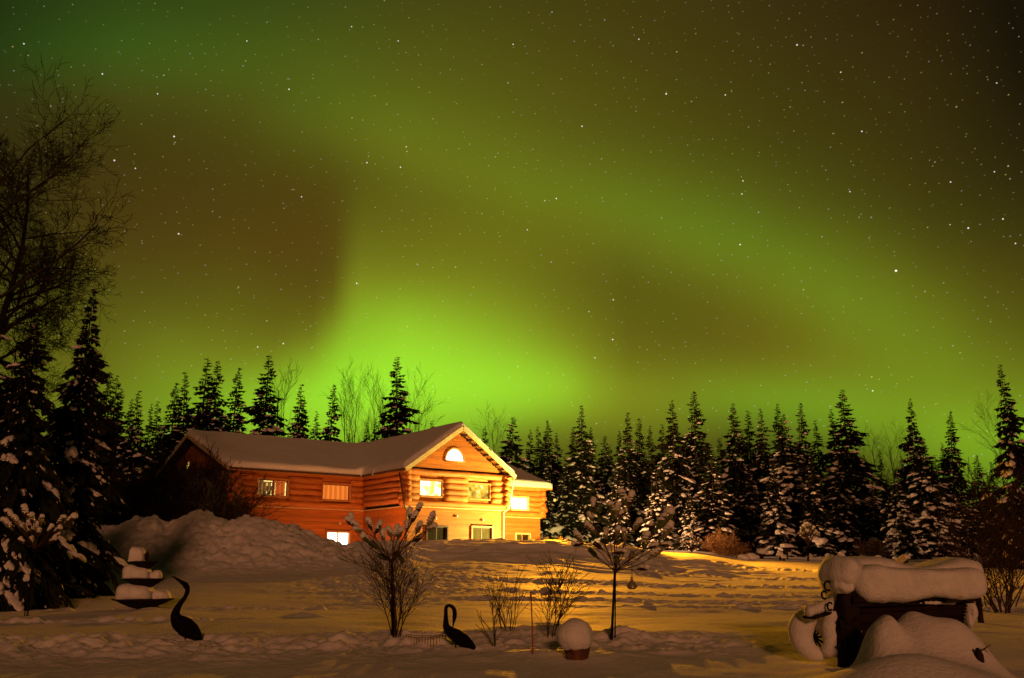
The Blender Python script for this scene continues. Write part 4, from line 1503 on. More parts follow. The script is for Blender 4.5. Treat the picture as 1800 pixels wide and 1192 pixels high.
g = on(-78, 36)
bare_tree('bare_aspen', 7, P(60, 300, 36).z - g.z, 0.24, 'big leafless aspen with wide twiggy crown at the left edge', 'aspen', g, maxd=4, kids=(28, 11, 8, 5), spread=0.95, upward=0.045, lean=(0.055, 0), minr=0.0075, clear=0.36, wig=0.24, reach=0.66)
g = on(-125, 30)
bare_tree('bare_aspen', 9, P(-20, 225, 30).z - g.z, 0.24, 'leafless aspen whose branches reach in at the upper left corner', 'aspen', g, maxd=4, kids=(13, 8, 6, 4), spread=0.9, upward=0.06, lean=(0.02, 0), minr=0.007, clear=0.5, wig=0.2)
# slender birches behind the roof
b0 = bare_tree('bare_birch', 12, 11, 0.09, 'x', 'birch', (0, 0, 0), maxd=3, kids=(12, 6, 4), spread=0.42, upward=0.06, minr=0.006, clear=0.3)
b1 = bare_tree('bare_birch', 18, 11, 0.08, 'x', 'birch', (0, 0, 0), maxd=3, kids=(13, 6, 4), spread=0.5, upward=0.055, minr=0.006, clear=0.3)
first = {id(b0): True, id(b1): True}
GB_ = 'leafless birches behind the trees and roof'
for (px, top, Y, pr, w, lab) in [
    (596, 702, 92, b0, .8, 'slender leafless birch leftmost of the group above the roof valley'),
    (615, 694, 94, b1, .75, 'tallest slender leafless birch above the roof valley'),
    (650, 708, 93, b1, .75, 'wispy bare birch halfway to the tallest spruce above the roof'),
    (664, 704, 95, b0, .8, 'wispy bare birch almost touching the tallest spruce above the roof'),
    (714, 705, 93, b1, .8, 'wide bare birch on the right side of the tallest lone spruce'),
    (732, 735, 95, b1, .7, 'low bushy bare birch left of the gable peak'),
    (473, 685, 94, b0, 1, 'bare birch poking out right of the large ragged spruce'),
    (120, 655, 60, b1, .7, 'thin bare birch beside the near leaning spruce'),
    (868, 760, 100, b1, 1, 'faint bare birch right of the gable'),
    (1555, 790, 100, b1, 1, 'faint bare birch in the skyline dip left of the small thin spruce'),
    (1585, 785, 102, b1, 1.1, 'round-crowned bare birch in the skyline dip at the right'),
    (1784, 745, 66, b1, 1.0, 'bare birch with a crooked top near the right edge'),
]:
    g = on(px, Y)
    s = (P(px, top, Y).z - g.z) / pr['h']
    rz = random.Random(px).uniform(0, 6)
    if first.get(id(pr)):
        first[id(pr)] = False
        pr.location, pr.rotation_euler, pr.scale = g, (0, 0, rz), (s * w, s * w, s)
        pr['label'] = lab
        pr['group'] = GB_
    else:
        dup(pr, g, rz, (s * w, s * w, s), lab, GB_)


def shrub(name, seed, H, n, label, cat, loc, maxd=3, kids=(0, 7, 4), r=0.02, spread=0.5, fan=0.55, material='twig', minr=0.004, wig=0.12, upward=0.02, base=0.15, hv=(0.6, 1.0), group=None):
    rng = random.Random(seed)
    t = thing(name, loc, label, cat, group)
    mb = MB()
    for i in range(n):
        a = rng.uniform(0, 6.28)
        sp = fan * math.sqrt(rng.random())
        d = Vector((math.cos(a) * math.sin(sp), math.sin(a) * math.sin(sp), math.cos(sp)))
        p = Vector((math.cos(a) * base * rng.random(), math.sin(a) * base * rng.random(), -0.1))
        grow_branch(mb, rng, p, d, H * rng.uniform(*hv), r * rng.uniform(0.6, 1), 1, maxd, 5, spread, upward, kids, wig, minr)
    mb.build('twigs', M[material], t)
    return t


# thicket in front of the dark end wall
thk = shrub('bare_shrub', 61, 4.2, 40, 'x', 'shrub', (0, 0, 0), maxd=3, kids=(0, 9, 6), r=0.03, spread=0.55, fan=0.45, minr=0.014, wig=0.15, base=1.1)
k = 0
for (px, Y, s, lab) in [(150, 60, .9, 'leftmost brown leafless shrub behind the heap, beside the near spruces'), (190, 63, 1.0, 'brown leafless shrub behind the heap left of the roof edge'), (232, 60, .95, 'brown leafless shrub behind the rounded lump of the heap'), (268, 62, 1.05, 'brown leafless shrub under the low back corner of the roof'), (300, 61, 1.1, 'leafless shrub before the dark end wall, left of the oval window'), (334, 60, 1.25, 'tall leafless shrub in front of the oval end-wall window'), (362, 60, 1.1, 'leafless shrub before the end wall, right of the oval window'), (388, 59.3, .8, 'leafless shrub hugging the left log corner of the house'), (110, 58, .8, 'dark leafless shrub half behind the near spruces')]:
    if k == 0:
        thk.location, thk.rotation_euler, thk.scale = on(px, Y), (0, 0, 1), (s, s, s)
        thk['label'] = lab
        thk['group'] = 'brown shrubs by the end wall'
    else:
        dup(thk, on(px, Y), k * 1.3, (s, s, s), lab, 'brown shrubs by the end wall')
    k += 1

# shrub standing with the first bottle tree
g = hit(692, 1118)
shrub('bare_shrub', 71, 1.7, 11, 'leafless thorny shrub around the left bottle tree post', 'shrub', g, maxd=3, kids=(0, 12, 3), r=0.014, spread=0.62, fan=0.27, minr=0.0035, wig=0.12, upward=0.03, base=0.12, hv=(0.5, 1.0))
g = hit(893, 1105)
shrub('bare_shrub', 75, 1.05, 10, 'leafless twiggy bush left of the red stake', 'shrub', g, maxd=2, kids=(0, 8), r=0.011, spread=0.4, fan=0.45, minr=0.004, wig=0.09, upward=0.03, base=0.25)
g = hit(962, 1118)
shrub('bare_shrub', 79, 1.2, 6, 'upright prickly bush between the red stake and the snow ball', 'shrub', g, maxd=3, kids=(0, 16, 2), r=0.014, spread=0.6, fan=0.34, minr=0.004, wig=0.10, upward=0.04, base=0.15)
g = hit(873, 1137)
shrub('bare_sapling', 83, 1.05, 4, 'thin bare sapling with few side shoots right of the bent-necked heron', 'sapling', g, maxd=2, kids=(0, 5), r=0.012, spread=0.6, fan=0.55, minr=0.005, wig=0.04, upward=0.02, base=0.05, hv=(0.5, 1.0))
# right-hand shrubs
g = hit(1765, 1078)
shrub('bare_shrub', 91, 2.3, 10, 'tall leafless bush behind the old post at the right edge', 'shrub', g, maxd=3, kids=(0, 9, 5), r=0.03, spread=0.6, fan=0.6, minr=0.006, wig=0.12, base=0.2)
g = on(1745, 27)
shrub('bare_shrub', 93, 2.8, 9, 'dim leafless thicket further back at the right edge', 'shrub', g, maxd=3, kids=(0, 9, 6), r=0.025, spread=0.6, fan=0.6, minr=0.007, wig=0.14, base=0.8)
g = on(1790, 31)
shrub('bare_shrub', 95, 4.2, 8, 'tallest dim leafless thicket in the lower right corner', 'shrub', g, maxd=3, kids=(0, 9, 6), r=0.03, spread=0.6, fan=0.55, minr=0.008, wig=0.14, base=0.9)
# tan bushes by the far trees
g = on(1276, 74)
shrub('round_bush', 97, 1.7, 60, 'round tan leafless bush at the foot of the spruces', 'bush', g, maxd=3, kids=(0, 6, 4), r=0.02, spread=0.7, fan=1.2, minr=0.014, wig=0.16, base=0.5, material='pale_twig')
g = on(1538, 74)
shrub('round_bush', 99, 1.6, 26, 'small reddish leafless bush left of the bright young spruce', 'bush', g, maxd=3, kids=(0, 6, 4), r=0.02, spread=0.6, fan=0.8, minr=0.014, wig=0.16, base=0.4)
g = on(968, 71)
shrub('round_bush', 101, 1.0, 20, 'low leafless bush at the right corner of the house', 'bush', g, maxd=3, kids=(0, 6, 4), r=0.02, spread=0.7, fan=1.0, minr=0.014, wig=0.16, base=0.4)


# ------------------------------------------------------------------ bottle trees
BOT = [(0.0, 0.0), (0.032, 0.0), (0.038, 0.012), (0.038, 0.17), (0.032, 0.2), (0.016, 0.235), (0.0135, 0.29), (0.016, 0.295), (0.0, 0.296)]


def bottle(parent, wide, neck, matn, rng, snow=True, fat=1.0):
    """bottle stuck neck-down on a rod tip"""
    wide, neck = Vector(wide), Vector(neck)
    ax = (neck - wide)
    L = ax.length
    q = Vector((0, 0, 1)).rotation_difference(ax.normalized())
    k = L / 0.296
    fw = 1.4 * fat
    mb = MB()
    vs, fs, sides = [], [], 12
    for (r, z) in BOT:
        for i in range(sides):
            a = 2 * math.pi * i / sides
            vs.append(wide + q @ Vector((r * fw * math.cos(a) * max(k, .8), r * fw * math.sin(a) * max(k, .8), z * k)))
    for i in range(len(BOT) - 1):
        for j in range(sides):
            j2 = (j + 1) % sides
            fs.append((i * sides + j, i * sides + j2, (i + 1) * sides + j2, (i + 1) * sides + j))
    mb.add(vs, fs)
    b = mb.build('bottle', M[matn], parent)
    if snow:
        mb = MB()
        d = ax.normalized()
        rr = 0.045 * fw * max(k, .8)
        horiz = math.hypot(d.x, d.y)
        # cushion on the upturned base
        blob(mb, wide + Vector((0, 0, 0.25 * rr)), rr * 1.12, rr * 1.12, rr * rng.uniform(0.9, 1.4), rng, 0.2, flat=0.7)
        # strip along the upper flank
        if horiz > 0.15:
            n = 4
            for i in range(n):
                t = 0.08 + 0.56 * i / (n - 1)
                c = wide + ax * t + Vector((0, 0, rr * 0.42))
                r_ = rr * (1.0 if t < 0.5 else 0.75)
                blob(mb, c, r_ * 1.15, r_ * 0.98, r_ * rng.uniform(0.55, 0.85), rng, 0.15, flat=0.4, rot=math.atan2(d.y, d.x))
        mb.build('snow_cap', M['snow'], b)
    return b


def bottle_tree(base_px, top_px, items, label, seed, Y=None, mats=('clear_glass', 'green_glass', 'brown_glass'), rod=0.009, dep=0.35, feet=True):
    rng = random.Random(seed)
    g = hit(*base_px) if Y is None else on(base_px[0], Y)
    Y = g.y
    t = thing('bottle_tree', g, label, 'bottle tree', 'bottle trees in the yard')
    top = P(top_px[0], top_px[1], Y) - g
    post, rods = MB(), MB()
    # post: a sheaf of rods standing a little apart at the foot
    for i in range(5):
        a = i / 5 * 6.28 + 0.5
        f = Vector((0.045 * math.cos(a), 0.045 * math.sin(a), -0.15))
        post.tube([f, f * 0.6 + top * 0.45, top + Vector((0.01 * math.cos(a), 0.01 * math.sin(a), 0.02))], [rod * 1.25] * 3, 6)
    post.tube([top * 0.78, top], [0.014, 0.022], 8)
    bottles = []
    for it in items:
        (wx, wy, nx, ny) = it[:4]
        m = it[4] if len(it) > 4 else rng.choice(mats)
        dy = rng.uniform(-dep, dep)
        n_ = P(nx, ny, Y + dy) - g
        w_ = P(wx, wy, Y + dy * 1.25) - g
        if (w_ - n_).length < 0.17:
            w_ = n_ + (w_ - n_).normalized() * 0.17
        out = Vector((n_.x - top.x, n_.y - top.y, 0))
        h = n_.z - top.z
        dirn = (w_ - n_).normalized()
        c1 = top + Vector((out.x * 0.12, out.y * 0.12, max(0.10, h * 0.3)))
        c2 = n_ - dirn * min(0.35, (n_ - top).length * 0.35)
        pts = []
        for i in range(9):
            u = i / 8
            pts.append(top * (1 - u) ** 3 + c1 * 3 * u * (1 - u) ** 2 + c2 * 3 * u * u * (1 - u) + n_ * u ** 3)
        pts.append(n_ + dirn * 0.12)
        rods.tube(pts, rod * 0.75, 5)
        bottles.append((w_, n_, m, len(it) < 6 or it[5]))
    post.build('post', M['iron'], t)
    rods.build('rod_branches', M['rust'], t)
    for (w_, n_, m, sn) in bottles:
        bottle(t, w_, n_, m, rng, sn)
    return t


def z8(x, y):
    return 1000 + x / 3.975, 840 + y / 3.975


def z1(x, y):
    return 600 + x / 4.585, 870 + y / 4.585


br, gr, cl = 'brown_glass', 'green_glass', 'clear_glass'
items = [(50, 390, 100, 455, cl), (45, 465, 100, 462, br), (125, 325, 190, 390, cl), (150, 265, 170, 305, cl), (170, 160, 172, 235, br), (260, 365, 255, 425, cl), (290, 185, 318, 285, gr), (345, 190, 330, 280, cl), (395, 232, 335, 278, br), (365, 100, 415, 215, gr), (440, 115, 420, 210, br), (340, 372, 330, 420, cl), (385, 370, 395, 460, cl), (495, 305, 445, 375, cl), (545, 400, 518, 520, gr), (575, 340, 575, 400, br), (705, 245, 595, 380, gr), (708, 335, 640, 440, cl), (600, 472, 545, 500, br), (645, 492, 555, 570, cl), (700, 468, 635, 470, br), (175, 455, 238, 502, br, False), (140, 495, 208, 567, gr, False), (385, 515, 312, 525, br), (447, 510, 422, 578, cl, False), (333, 565, 352, 605, gr, False), (545, 628, 480, 640, br)]
bt2 = bottle_tree((1077, 1124), z8(322, 668), [(*z8(a, b), *z8(c, d), *r) for (a, b, c, d, *r) in items], 'bottle tree on a straight black post right of the snow ball, snow on its bottles', 5)
items = [(50, 200, 90, 250, br), (80, 178, 88, 230, br), (105, 235, 150, 275, cl), (140, 285, 185, 300, cl), (175, 335, 225, 385, gr), (215, 205, 248, 290, br), (310, 235, 265, 330, br), (330, 300, 345, 385, cl), (382, 285, 406, 350, cl), (450, 265, 422, 360, cl), (480, 285, 450, 365, gr), (530, 235, 525, 300, cl), (553, 140, 548, 200, br), (600, 155, 555, 240, br), (632, 92, 602, 158, br), (738, 165, 690, 280, cl), (635, 240, 600, 320, cl), (745, 258, 682, 292, cl), (620, 352, 570, 375, br), (225, 385, 325, 437, gr, False), (300, 485, 395, 530, gr, False), (485, 520, 465, 480, gr, False), (465, 420, 420, 490, br)]
bt1 = bottle_tree((694, 1120), z1(408, 560), [(*z1(a, b), *z1(c, d), *r) for (a, b, c, d, *r) in items], 'bottle tree rising out of the thorny leafless shrub', 6)
items = []
rg = random.Random(3)
for (x, y) in ((255, 460), (215, 590), (335, 590), (410, 490), (540, 450), (625, 465), (665, 355), (775, 350), (330, 330), (145, 350), (75, 295), (40, 385), (440, 350), (610, 530), (560, 590), (300, 400), (250, 250), (380, 420)):
    x0, y0 = x / 5.96, 850 + y / 5.96
    tx, ty = 62, 966
    items.append((x0, y0, x0 + (tx - x0) * 0.28, y0 + (ty - y0) * 0.28 + 2))
bottle_tree((55, 1034), (61, 966), items, 'bottle tree with round snow caps before the near left spruces', 7, Y=23.5, mats=('brown_glass', 'brown_glass', 'clear_glass'))
items = []
for i in range(26):
    a = rg.uniform(0, 6.28)
    r_ = math.sqrt(rg.random())
    x, y = 1423 + 18 * r_ * math.cos(a), 936 + 17 * r_ * math.sin(a)
    items.append((x, y, x + (1421 - x) * 0.3, y + (955 - y) * 0.3 + 1))
bottle_tree((1421, 980), (1421, 960), items, 'small distant bottle tree crowded with snow caps at the foot of the spruces', 8, Y=71, rod=0.03, dep=0.5)
items = []
for i in range(20):
    a = rg.uniform(0.2, 2.9)
    r_ = 0.5 + 0.5 * rg.random()
    x, y = 1216 + 24 * r_ * math.cos(a), 972 - 36 * r_ * math.sin(a)
    items.append((x, y, x + (1216 - x) * 0.2, y + (972 - y) * 0.2))
bottle_tree((1216, 980), (1216, 970), items, 'distant bottle bush with upright snow-capped bottles left of the tan bush', 9, Y=72, rod=0.03, dep=0.5)

# gourd-shaped bottle hanging from the right bottle tree
g = hit(1077, 1124)
tp = P(1107, 1003, g.y)
t = thing('hanging_bottle', P(1111, 1036, g.y), 'squat round bottle hanging on a wire under the right bottle tree', 'bottle')
mb = MB()
mb.lathe([(0.0, 0), (0.05, 0.0), (0.085, 0.03), (0.088, 0.06), (0.06, 0.11), (0.025, 0.145), (0.02, 0.19), (0.026, 0.2), (0.0, 0.21)], sides=16)
mb.build('body', M['clear_glass'], t)
mb = MB()
mb.tube([(0, 0, 0.2), Vector((0.0, 0, 0.42))], 0.004, 5)
mb.tube([(0.02, 0, 0.19), Vector((0.012, 0, 0.42))], 0.004, 5)
mb.build('hanger_wire', M['wire'], t)


# ------------------------------------------------------------------ herons
def heron(px0, py0, fac, pts, base, label, seed):
    g = hit(*base)
    t = thing('heron_statue', g, label, 'statue', 'heron statues in the snow')
    Y = g.y
    P3, rad = [], []
    for (x, y, r) in pts:
        q = P(px0 + x / fac, py0 + y / fac, Y) - g
        P3.append(q)
        rad.append(r / fac / F * Y * 1.04)
    # resample for a smooth skin
    pp, rr = [], []
    n = len(P3)
    for i in range(n - 1):
        p0, p1, p2, p3 = P3[max(i - 1, 0)], P3[i], P3[i + 1], P3[min(i + 2, n - 1)]
        for k in range(5):
            u = k / 5
            pp.append(0.5 * ((2 * p1) + (-p0 + p2) * u + (2 * p0 - 5 * p1 + 4 * p2 - p3) * u * u + (-p0 + 3 * p1 - 3 * p2 + p3) * u ** 3))
            rr.append(rad[i] * (1 - u) + rad[i + 1] * u)
    pp.append(P3[-1])
    rr.append(rad[-1])
    mb = MB()
    mb.tube(pp, rr, 16, flat=0.85)
    mb.build('body', M['iron'], t)
    # folded wing feathers on both flanks
    for sg in (-1, 1):
        mb = MB()
        m = len(pp)
        sl = [i for i in range(m) if i > m * 0.70]
        for k in range(4):
            q = [pp[i] + Vector((0, sg * rr[i] * 0.80, rr[i] * (0.45 - 0.28 * k))) for i in sl]
            mb.tube(q, [max(0.010, rr[i] * 0.2) for i in sl], 6)
        mb.build('wing', M['iron'], t)
    mb = MB()
    bc = pp[int(len(pp) * 0.80)]
    for dx in (-0.03, 0.03):
        mb.tube([bc + Vector((dx, 0.03 * (1 if dx > 0 else -1), -0.05)), Vector((bc.x + dx, bc.y, -0.5))], 0.012, 6)
    mb.build('legs', M['iron'], t)
    return t


heron(180, 940, 5.96, [(735, 435, 6), (785, 467, 12), (832, 498, 18), (872, 530, 29), (893, 578, 23), (868, 650, 20), (820, 715, 25), (778, 790, 36), (768, 855, 50), (802, 915, 76), (868, 965, 90), (940, 1012, 78), (992, 1062, 52), (1018, 1106, 22)], (334, 1124),
      'black heron statue with raised beak left of the house', 1)
heron(740, 1030, 5.625, [(315, 412, 4), (322, 360, 10), (332, 310, 20), (333, 260, 20), (318, 215, 17), (280, 194, 14), (250, 212, 16), (246, 270, 17), (246, 340, 22), (252, 405, 33), (292, 452, 46), (352, 494, 60), (420, 540, 60), (480, 582, 44), (532, 628, 20)], (822, 1139),
      'black heron statue preening with its neck bent down', 2)

# ------------------------------------------------------------------ tiered fountain
g = hit(250, 1068)
Yf = g.y
u = Yf / F * 1.035                  # metres per photo pixel there
t = thing('tiered_fountain', g, 'three-tiered scalloped fountain piled with snow, left of the raised-beak heron', 'fountain')


def tier(cx, y_rim, w, depth, cz=0.0):
    q = P(cx, y_rim, Yf) - g
    r = w / 2 * u
    dp = depth * u
    mod = lambda a, rr, z: 1 + (0.035 * math.cos(14 * a) if rr > r * 0.7 else 0)
    mb = MB()
    mb.lathe([(r * 0.14, -dp), (r * 0.4, -dp * 0.82), (r * 0.7, -dp * 0.42), (r * 0.86, -dp * 0.12), (r * 1.0, 0), (r * 1.0, 0.018), (r * 0.9, 0.014), (r * 0.5, -dp * 0.35), (0.001, -dp * 0.4)], q, 56, mod)
    mb.build('bowl', M['concrete'], t)
    return q, r


rg = random.Random(17)
q1, r1 = tier(252, 1054, 96, 15)
q2, r2 = tier(254, 1018, 66, 15)
q3, r3 = tier(255, 988, 47, 13)
mb = MB()
prof = [(0.10, 0), (0.07, 0.05), (0.05, 0.12), (0.075, 0.2), (0.05, 0.26), (0.06, 0.36)]
mb.lathe([(r, z * (q2.z - q1.z) / 0.36) for r, z in prof], q1 + Vector((0, 0, -0.1)), 16)
mb.lathe([(r * 0.75, z * (q3.z - q2.z) / 0.36) for r, z in prof], q2 + Vector((0, 0, -0.1)), 16)
mb.lathe([(0.26, -0.5), (0.2, -0.3), (0.13, -0.1)], q1, 20)
mb.build('pedestal', M['concrete'], t)
mb = MB()
qf = P(258, 977, Yf) - g
mb.lathe([(0.02, -0.16), (0.035, -0.1), (0.05, -0.05), (0.065, 0.0), (0.05, 0.06), (0.015, 0.1)], qf, 14)
mb.build('finial', M['concrete'], t)
for (cx, cy, hw_, hh, dy) in ((236, 1052, 31, 24, 0.02), (240, 1016, 22, 22, 0.02), (240, 986, 13, 22, 0.0)):
    mb = MB()
    c = P(cx, cy, Yf) - g
    blob(mb, c + Vector((0, dy, 0)), hw_ * u, hw_ * u * 0.9, hh * u, rg, 0.10, ICO4, flat=0.08, bulge=3.0)
    mb.build('snow_heap', M['snow'], t)
for (cx, cy, hw_, hh) in ((280, 1052, 14, 14), (271, 1016, 10, 12)):
    mb = MB()
    c = P(cx, cy, Yf) - g
    blob(mb, c + Vector((0, 0.12, 0)), hw_ * u, hw_ * u * 1.1, hh * u, rg, 0.12, ICO4, flat=0.1, bulge=2.6)
    mb.build('snow_heap', M['snow'], t)

# ------------------------------------------------------------------ snow-capped pot
g = hit(1018, 1157)
t = thing('clay_pot', g, 'reddish brown clay pot carrying a big round ball of snow', 'pot')
Yp = g.y
u = Yp / F * 1.04
mb = MB()
q = P(1014, 1140, Yp) - g
mb.lathe([(0.13, -0.30), (0.17, -0.12), (0.20, 0.0), (0.21, 0.06), (0.22, 0.07), (0.22, 0.10), (0.18, 0.10), (0.17, 0.04)], q, 28)
mb.build('pot', M['terracotta'], t)
mb = MB()
c = P(1010, 1117, Yp) - g
blob(mb, c + Vector((0, 0, -0.01)), 31 * u, 31 * u, 27 * u, random.Random(4), 0.07, ICO4, flat=1.0)
mb.build('snow_ball', M['snow'], t)
mb = MB()
mb.tube([P(995, 1146, Yp - 0.2) - g, P(1005, 1142, Yp - 0.24) - g, P(1010, 1152, Yp - 0.22) - g, P(1000, 1158, Yp - 0.2) - g, P(995, 1150, Yp - 0.2) - g], 0.012, 6)
mb.build('handle', M['terracotta'], t)

# stake and wire edging
g = hit(937, 1150)
t = thing('garden_stake', g, 'thin red-orange marker stake upright in the snow', 'stake')
mb = MB()
tp = P(933, 1041, g.y) - g
mb.tube([(0, 0, -0.2), tp * 0.5 + Vector((0.004, 0, 0)), tp], [0.012, 0.011, 0.009], 8)
mb.build('shaft', M['stake'], t)
mb = MB()
mb.tube([tp - Vector((0, 0, 0.09)), tp], [0.0145, 0.0145], 8)
mb.build('tip_band', M['stake'], t)

g = hit(752, 1140)
Yw = g.y
t = thing('wire_edging', g, 'low wire garden edging between the thorny shrub and the preening heron', 'fence')
mb = MB()
pts = [P(712, 1114, Yw + 0.5), P(735, 1117, Yw + 0.2), P(760, 1117, Yw), P(786, 1113, Yw + 0.25)]


def edge_at(f):
    f *= 3
    i = min(int(f), 2)
    return pts[i].lerp(pts[i + 1], f - i) - g


mb.tube([edge_at(i / 30) for i in range(31)], 0.007, 5)
mb.tube([edge_at(i / 30) - Vector((0, 0, 0.035)) for i in range(31)], 0.005, 5)
mb.tube([edge_at(i / 30) - Vector((0, 0, 0.16)) for i in range(18, 31)], 0.005, 5)
mb.build('rail_wire', M['wire'], t)
mb = MB()
for i in range(15):
    p = edge_at((i + 0.5) / 15)
    mb.tube([p + Vector((0, 0, 0.005)), p - Vector((0.004, 0, 0.24))], 0.005, 5)
mb.build('upright_wire', M['wire'], t)
rgs = random.Random(2)
mb = MB()
for i in range(24):
    p = edge_at((i + 0.5) / 24)
    blob(mb, p + Vector((0, 0, 0.008)), 0.035, 0.018, 0.02, rgs, 0.2)
mb.build('snow_strip', M['snow'], t)

# ------------------------------------------------------------------ old wooden shelter, right foreground
g = hit(1490, 1164)
Y0 = 14.9
g = Vector((P(1560, 1100, Y0).x, Y0, gz(P(1560, 1100, Y0).x, Y0)))
u = Y0 / F * 1.035
t = thing('log_shelter', g, 'rustic wooden well shelter with log posts, half buried, roof under rolls of snow', 'shelter')


def L(px, py, dy=0.0):
    return P(px, py, Y0 + dy) - g


def knotty(p, q, r, rng, n=9):
    p, q = Vector(p), Vector(q)
    return [p.lerp(q, i / n) + Vector((rng.uniform(-.015, .015), rng.uniform(-.015, .015), 0)) for i in range(n + 1)], [r * rng.uniform(0.85, 1.15) for i in range(n + 1)]


rg = random.Random(23)
for (a, b, r) in ((L(1492, 1185), L(1490, 1010), 0.17), (L(1470, 1175, 1.1), L(1470, 1010, 1.1), 0.12), (L(1690, 1170, 0.9), L(1690, 1030, 0.9), 0.10)):
    mb = MB()
    mb.tube(*knotty(a, b, r, rg), 14)
    mb.build('log_post', M['old_wood'], t)
mb = MB()
for i in range(14):          # bark knots and hanging roots on the front post
    c = L(1490 + rg.uniform(-18, 18), rg.uniform(1040, 1150), -0.16)
    mb.tube([c, c + Vector((rg.uniform(-.05, .05), -0.03, rg.uniform(-.09, .05)))], [0.035, 0.012], 6)
mb.build('bark_knots', M['old_wood'], t)
# wooden trough under the roof
mb = MB()
A, B, Cc, Dd = L(1506, 1062, -0.02), L(1698, 1056, 0.0), L(1690, 1096, 0.0), L(1516, 1112, -0.02)
for k in range(3):
    a = A.lerp(Dd, k / 3 + 0.01)
    b = B.lerp(Cc, k / 3 + 0.01)
    c = B.lerp(Cc, (k + 1) / 3 - 0.01)
    d = A.lerp(Dd, (k + 1) / 3 - 0.01)
    off = Vector((0, 0.05, 0))
    mb.add([a, b, c, d, a + off, b + off, c + off, d + off], [(0, 3, 2, 1), (4, 5, 6, 7), (0, 1, 5, 4), (1, 2, 6, 5), (2, 3, 7, 6), (3, 0, 4, 7)])
off = Vector((0, 0.95, 0))
a, b, c, d = A + Vector((0, .06, 0)), B + Vector((0, .06, 0)), Cc + Vector((0, .06, -.3)), Dd + Vector((0, .06, -.3))
mb.add([a, b, c, d, a + off, b + off, c + off, d + off], [(0, 3, 2, 1), (4, 5, 6, 7), (1, 2, 6, 5), (2, 3, 7, 6), (3, 0, 4, 7)])
mb.build('trough', M['tub_wood'], t, False)
mb = MB()
for i in range(7):          # crenellated end stave
    c = B.lerp(Cc, (i + 0.5) / 7)
    mb.box(c - Vector((0.012, 0.03, 0.018)), c + Vector((0.022, 0.3, 0.018)))
mb.build('end_stave', M['old_wood'], t, False)
mb = MB()
p0, p1 = L(1532, 1060, -0.06), L(1672, 1061, -0.06)
for i in range(16):
    c = p0.lerp(p1, i / 15)
    blob(mb, c, 0.075, 0.05, 0.045 + (0.05 if i == 0 else 0), rg, 0.25)
mb.build('snow_ledge', M['snow'], t)
# roof boards
mb = MB()
rA, rB = L(1500, 1052, -0.28), L(1714, 1046, -0.1)
rC, rD = L(1470, 1000, 0.75), L(1706, 1000, 0.75)
rE, rF = L(1470, 1048, 1.7), L(1706, 1045, 1.7)
dn = Vector((0, 0, -0.06))
for (a, b, c, d) in ((rA, rB, rD, rC), (rC, rD, rF, rE)):
    mb.add([a, b, c, d, a + dn, b + dn, c + dn, d + dn], [(0, 1, 2, 3), (7, 6, 5, 4), (0, 4, 5, 1), (1, 5, 6, 2), (2, 6, 7, 3), (3, 7, 4, 0)])
mb.beam(rA + Vector((0.0, 0.12, -0.08)), rB + Vector((0, 0.12, -0.08)), 0.1, 0.08)
mb.beam(L(1660, 1056, -0.2), L(1712, 1054, -0.15), 0.12, 0.05)
rf = mb.build('roof', M['old_wood'], t, False)


def roll(a, b, prof_r, prof_h, rng, n=90, m=40, name='snow_roll', dep=0.45, seed=1, ends=6.0):
    """long cushion of snow from a to b, radius/height varying along it"""
    a, b = Vector(a), Vector(b)
    V = []
    for i in range(n):
        s = i / (n - 1)
        taper = (1 - abs(2 * s - 1) ** ends) ** 0.5 if 0 < s < 1 else 0.02
        c = a.lerp(b, s)
        hh, low = prof_h(s)
        for j in range(m):
            al = 2 * math.pi * j / m
            ca, sa = math.cos(al), math.sin(al)
            q = (abs(ca) ** 4.5 + abs(sa) ** 4.5) ** (-1 / 4.5)
            k = 1 + 0.04 * math.sin(2 * s * 6.28 + seed + al) + 0.05 * float(vn(s * 9, al * 1.2, seed)) + 0.03 * float(vn(s * 24, al * 3, seed + 5))
            zz = sa * q * (hh if sa > 0 else low) * taper * k
            V.append(c + Vector((0, ca * q * dep * (0.35 + 0.65 * taper) * k, zz)))
    return grid_mesh(name, np.array([tuple(v) for v in V]), m, n, M['snow'], rf, wrap=True)


# back slope slab, front roll, left overhanging lump
hB = lambda s: ((34 - 16 * math.exp(-((s - 0.58) / 0.18) ** 2) - 4 * s) * u, 10 * u)
roll(L(1449, 1014, 0.75), L(1712, 1010, 0.75), None, hB, rg, dep=0.62, seed=2, ends=10)
hF = lambda s: ((26 + 4 * math.sin(s * 7) - 4 * math.exp(-((s - 0.4) / 0.2) ** 2)) * u, (28 + 6 * math.sin(s * 5 + 1.0) + 6 * math.exp(-((s - 0.78) / 0.12) ** 2)) * u)
roll(L(1493, 1024, 0.02), L(1722, 1024, 0.02), None, hF, rg, dep=0.42, seed=5, ends=9)
for (px, py, dy, a, b_, c_, jt) in ((1479, 1006, 0.15, 33, 0.5, 28, 0.12), (1462, 1020, 0.6, 17, 0.4, 40, 0.15), (1482, 1028, -0.05, 20, 0.25, 16, 0.25), (1474, 1062, 0.3, 20, 0.25, 24, 0.15), (1702, 1075, 0.7, 12, 0.2, 26, 0.15)):
    mb = MB()
    blob(mb, L(px, py, dy), a * u, b_, c_ * u, rg, jt, ICO4, flat=0.95)
    mb.build('snow_lump', M['snow'], rf)
